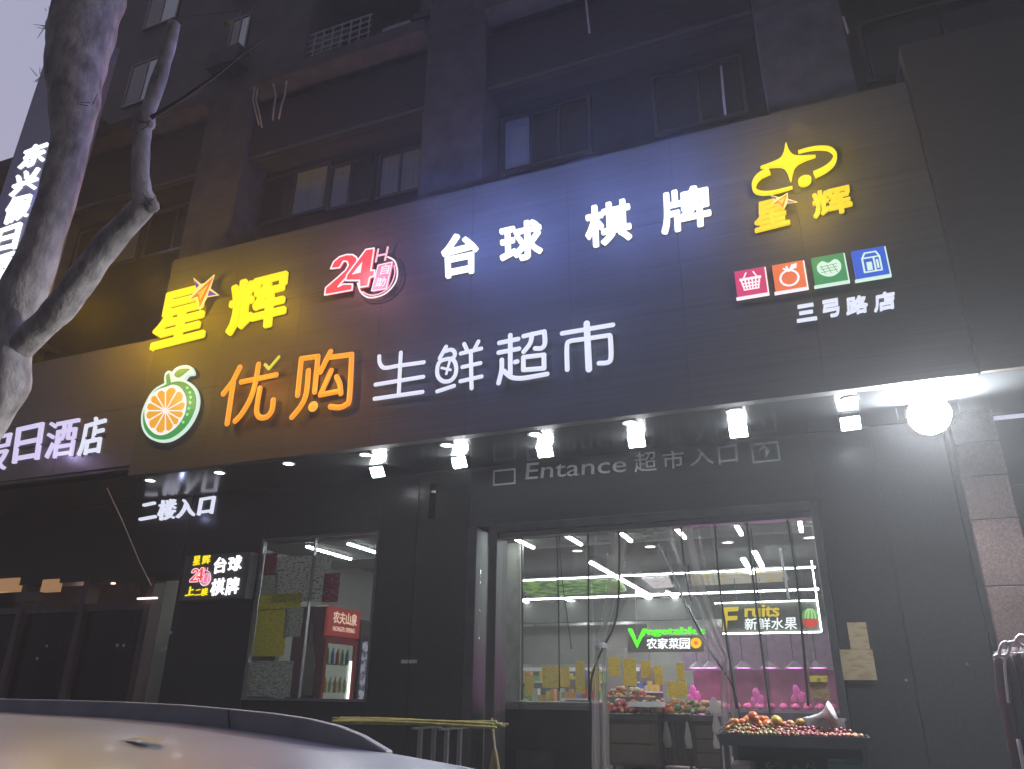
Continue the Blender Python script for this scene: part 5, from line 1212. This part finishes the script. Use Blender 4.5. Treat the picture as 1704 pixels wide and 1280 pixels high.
# ================================================================== plane tree
tr = thing('plane_tree', 'thick pollarded bare plane tree at the left with one limb reaching right', 'tree', (-5.5, -5, 0))
def blob_tube(path, rad, name, M, seg=28, amp=.06, sub=6, seed=1, par=tr):
    rn = random.Random(seed); P_ = []; R_ = []
    n = len(path)
    for i in range(n-1):
        p = [Vector(path[max(0, i-1)]), Vector(path[i]), Vector(path[i+1]), Vector(path[min(n-1, i+2)])]
        for k in range(sub):
            t = k/sub
            P_.append(.5*((2*p[1])+(-p[0]+p[2])*t+(2*p[0]-5*p[1]+4*p[2]-p[3])*t*t+(-p[0]+3*p[1]-3*p[2]+p[3])*t**3)); R_.append(rad[i]*(1-t)+rad[i+1]*t)
    P_.append(Vector(path[-1])); R_.append(rad[-1])
    ph = [(rn.random()*6, rn.randint(2, 5), rn.uniform(1, 4)) for _ in range(5)]
    vs = []; N = len(P_)
    for i, p in enumerate(P_):
        t = (P_[min(i+1, N-1)]-P_[max(i-1, 0)]).normalized(); a = t.cross(Vector((0, 1, 0))).normalized(); b = a.cross(t)
        for k in range(seg):
            w = 2*PI*k/seg; q = sum(math.sin(w*m_+f*i*.35+h) for h, m_, f in ph)/5
            r = R_[i]*(1+amp*q*1.6+rn.uniform(-.012, .012)); vs.append(p+a*math.cos(w)*r+b*math.sin(w)*r)
    fs = [(i*seg+k, i*seg+(k+1) % seg, (i+1)*seg+(k+1) % seg, (i+1)*seg+k) for i in range(N-1) for k in range(seg)]+[tuple(range(seg)), tuple((N-1)*seg+k for k in range(seg))]
    return MB().add(vs, fs).build(name, M, par, smooth=True)
TYY = -5.0
def T3(x, y): return PY(x, y, TYY)
xr = lambda px, py: PY(px, py, TYY).x
zz = lambda px, py: PY(px, py, TYY).z
path = []; rad = []
for (lx, rx_, y) in ((-150, -70, 900), (-100, -16, 780), (-68, 18, 700), (-38, 54, 640), (-28, 56, 570), (-22, 78, 510), (36, 108, 400), (64, 140, 300), (80, 152, 235), (72, 172, 165), (64, 186, 100), (74, 205, 30), (84, 225, -40), (95, 245, -110)):
    dl_, dr_ = ray(lx, y), ray(rx_, y); a_ = Vector((dl_.x, dl_.y, 0)).normalized(); b_ = Vector((dr_.x, dr_.y, 0)).normalized()
    bi = (a_+b_).normalized(); D_ = (TYY-EYE.y)/bi.y; half = a_.angle(b_)/2
    vm = ray((lx+rx_)/2, y); zc = EYE.z+vm.z/math.hypot(vm.x, vm.y)*D_
    path.append((EYE.x+bi.x*D_, TYY, zc)); rad.append(D_*math.sin(half)*.97)
path = [(path[0][0]-.02, TYY, 0.0), (path[0][0]-.01, TYY, 1.2)]+path; rad = [rad[0]*1.15, rad[0]*1.02]+rad
blob_tube(path, rad, 'trunk', bark, 36, .045, 6, 4)
bp = [(5, 610), (62, 550), (98, 515), (135, 466), (175, 412), (215, 368), (240, 340), (236, 318), (234, 290), (235, 245), (238, 216), (240, 203), (248, 180), (262, 140), (277, 92), (290, 40)]
br = [18, 22, 24, 24, 22, 20, 19, 16, 14, 13.5, 14, 17, 12, 12, 11, 9.5]
P_ = [tuple(T3(*q)) for q in bp]; R_ = [r*mpp(q[0], q[1], TYY) for r, q in zip(br, bp)]
br_o = blob_tube(P_, R_, 'branch', bark, 22, .06, 5, 9)
mb = MB()
for (px, py, r) in ((251, 342, 16), (240, 205, 17), (228, 212, 9), (247, 208, 10)):
    p = T3(px, py); mb = MB(); mb.ball(tuple(p), r*mpp(px, py, TYY)*.9, 14, 9, (1, .9, .8), .10); mb.build('branch_knuckle', bark, tr, smooth=True)
A = [T3(x, y) for x, y in ((232, 208), (262, 190), (310, 160), (360, 125), (405, 88), (443, 62))]
MB().tube(A, [.024, .018, .016, .013, .010, .006], 7).build('thin_branch', mat('dark_bark', (.10, .085, .09), .8), tr, smooth=True)
mb = MB()
for i in range(26):
    q = random.Random(i); base = q.choice([(82, 20), (78, 45), (62, 130), (240, 206), (250, 342), (152, 170)]); p = PY(base[0]+q.uniform(-6, 6), base[1]+q.uniform(-8, 8), TYY-.1)
    d = Vector((q.uniform(-1, 1), q.uniform(-.6, .2), q.uniform(-.4, 1))).normalized()*q.uniform(.05, .12); mb.tube([p, p+d*.6, p+d], [.004, .003, .002], 4)
o = mb.build('twigs', mat('dark_bark', (.10, .085, .09), .8), tr); o['kind'] = 'stuff'
p = T3(381, 39); lf = MB()
L = [(-.07, 0, .01), (-.03, -.01, .035), (.03, 0, .02), (.075, .01, -.025), (.03, .0, -.022), (-.03, .012, -.01)]
lf.add([(p.x+x, p.y+y, p.z+z) for x, y, z in L], [(0, 1, 5), (1, 2, 4, 5), (2, 3, 4)]); lf.build('leaf', mat('yellow_green_leaf', (.30, .34, .09), .6), tr)
A = T3(300, 20); MB().tube([A+Vector((-.5, .3, .45)), p+Vector((0, .1, .25)), p], .004, 4).build('leaf_twig', mat('dark_bark', (.10, .085, .09), .8), tr)

# ================================================================== parked car
car = thing('parked_car', 'silver grey parked car whose roof and dark roof rail cross the lower left corner', 'car', (-3.2, -6.9, 0))
paint = mat('silver_paint', (.25, .27, .31), .36, 0, .10, 3, 0, (1, 1, 1), .5, .35)
YF, YN = -6.12, -7.7
top_px = [(-260, 1166), (-120, 1176), (0, 1184), (100, 1190), (200, 1195), (300, 1203), (380, 1212), (480, 1226), (560, 1240), (640, 1252), (720, 1266), (800, 1281), (870, 1300), (940, 1330)]
farp = [PY(x, y, YF) for x, y in top_px]
mb = MB(); n = 13; vs = []
for k in range(n):
    t = k/(n-1); y = YF+(YN-YF)*t
    for p in farp:
        s_ = .25*t**1.7+.0*t
        vs.append((p.x-(.10*t*(1-t)*0), y, p.z-s_-(.18*max(0, t-.85)/.15)*1.0))
w = len(farp); mb.add(vs, [(k*w+i, k*w+i+1, (k+1)*w+i+1, (k+1)*w+i) for k in range(n-1) for i in range(w-1)])
ro = mb.build('roof', paint, car, smooth=True)
# far rail
rt_ = [(-260, 1152), (-100, 1158), (0, 1163), (100, 1165), (200, 1168), (300, 1173), (380, 1180), (450, 1187), (510, 1196), (560, 1208), (600, 1224), (644, 1250)]
rb_ = [(-260, 1168), (-100, 1176), (0, 1183), (100, 1189), (200, 1195), (300, 1203), (380, 1212), (450, 1221), (510, 1231), (560, 1240), (600, 1247), (644, 1253)]
mb = MB(); vs = []
for (a, b) in zip(rt_, rb_):
    A, B = PY(*a, YF), PY(*b, YF); vs += [(A.x, YF, A.z), (B.x, YF-.01, B.z-.006), (B.x, YF+.04, B.z-.006), (A.x, YF+.035, A.z)]
m_ = len(rt_); fs = []
for i in range(m_-1):
    for k in range(4): fs.append((i*4+k, i*4+(k+1) % 4, (i+1)*4+(k+1) % 4, (i+1)*4+k))
fs += [(0, 1, 2, 3), tuple((m_-1)*4+k for k in range(4))]
rl = mb.add(vs, fs).build('roof_rail', mat('dark_rail', (.26, .25, .25), .6, .0), car, bevel=.004)
A = PY(380, 1181, YF-.012); B = PY(382, 1211, YF-.012); MB().tube([A, B], .003, 5).build('rail_joint', blackm, rl)
# body below
X0, X1 = -6.2, .2
body = [(X0, .35), (X0, .95), (X0+.35, 1.02), (-1.05, 1.0), (-.3, .95), (.15, .8), (.2, .4)]
MB().prism(body, -7.72, -6.08).build('body', paint, car, bevel=.05)
g0 = farp[-1]
cab = [(-5.9, 1.0), (farp[0].x, farp[0].z-.14), (farp[9].x, farp[9].z-.14), (farp[-1].x+.3, 1.0)]
MB().prism([(farp[0].x-1.3, 1.0), (farp[0].x-.1, farp[0].z-.30), (farp[9].x-.1, farp[9].z-.30), (farp[-1].x+.25, 1.0)], -7.6, -6.16).build('window_glass', dglass, car)
for x in (-5.1, -.9):
    for y in (-7.74, -6.26):
        t = MB().lathe([(.2, 0), (.33, .01), (.34, .1), (.33, .19), (.2, .2)], 28, (x, y, .34), 'y'); wo = t.build('wheel', blackm, car, smooth=True)
        MB().lathe([(.02, -.012), (.19, -.008), (.2, .21)], 20, (x, y, .34), 'y').build('rim', steel, wo)
# seam lines + leaf on the roof
def onroof(px, py, lift=.004):
    # walk along the view ray until it meets the roof surface
    v = ray(px, py)
    for i in range(60, 400):
        q = EYE+v*(i*.012)
        if q.y < YN or q.y > YF: continue
        t = (q.y-YF)/(YN-YF)
        for a, b in zip(farp[:-1], farp[1:]):
            if a.x <= q.x <= b.x:
                zr = a.z+(b.z-a.z)*(q.x-a.x)/(b.x-a.x)-.25*t**1.7
                if q.z <= zr+lift: return Vector((q.x, q.y, zr+lift))
    return None
for L in ([(170, 1222), (190, 1228), (215, 1232)], [(150, 1270), (120, 1252), (60, 1254)]):
    pass
q = onroof(240, 1235)
if q:
    o = MB(); o.add([(q.x-.09, q.y, q.z+.004), (q.x-.03, q.y+.03, q.z+.012), (q.x+.06, q.y+.02, q.z+.008), (q.x+.09, q.y-.02, q.z+.004), (q.x, q.y-.03, q.z+.004)], [(0, 1, 2, 3, 4)])
    tag(o.build('dry_leaf', mat('tan_leaf', (.35, .27, .13), .7)), 'dry tan leaf lying on the car roof', 'leaf')

# ================================================================== haze volume, added for bloom and veil around the lights
hz = MB().box(-62, 62, -62, 45, -1.2, 46).build('haze', stone)
hz['kind'] = 'stuff'; hz['label'] = 'thin haze added around the shopfront for bloom'
M = bpy.data.materials.new('thin_haze'); M.use_nodes = True; n = M.node_tree; n.nodes.clear()
o_ = n.nodes.new('ShaderNodeOutputMaterial'); v_ = n.nodes.new('ShaderNodeVolumePrincipled')
v_.inputs['Color'].default_value = (.95, .96, 1, 1); v_.inputs['Density'].default_value = .0042; v_.inputs['Anisotropy'].default_value = .35
n.links.new(v_.outputs[0], o_.inputs['Volume']); hz.data.materials.clear(); hz.data.materials.append(M)
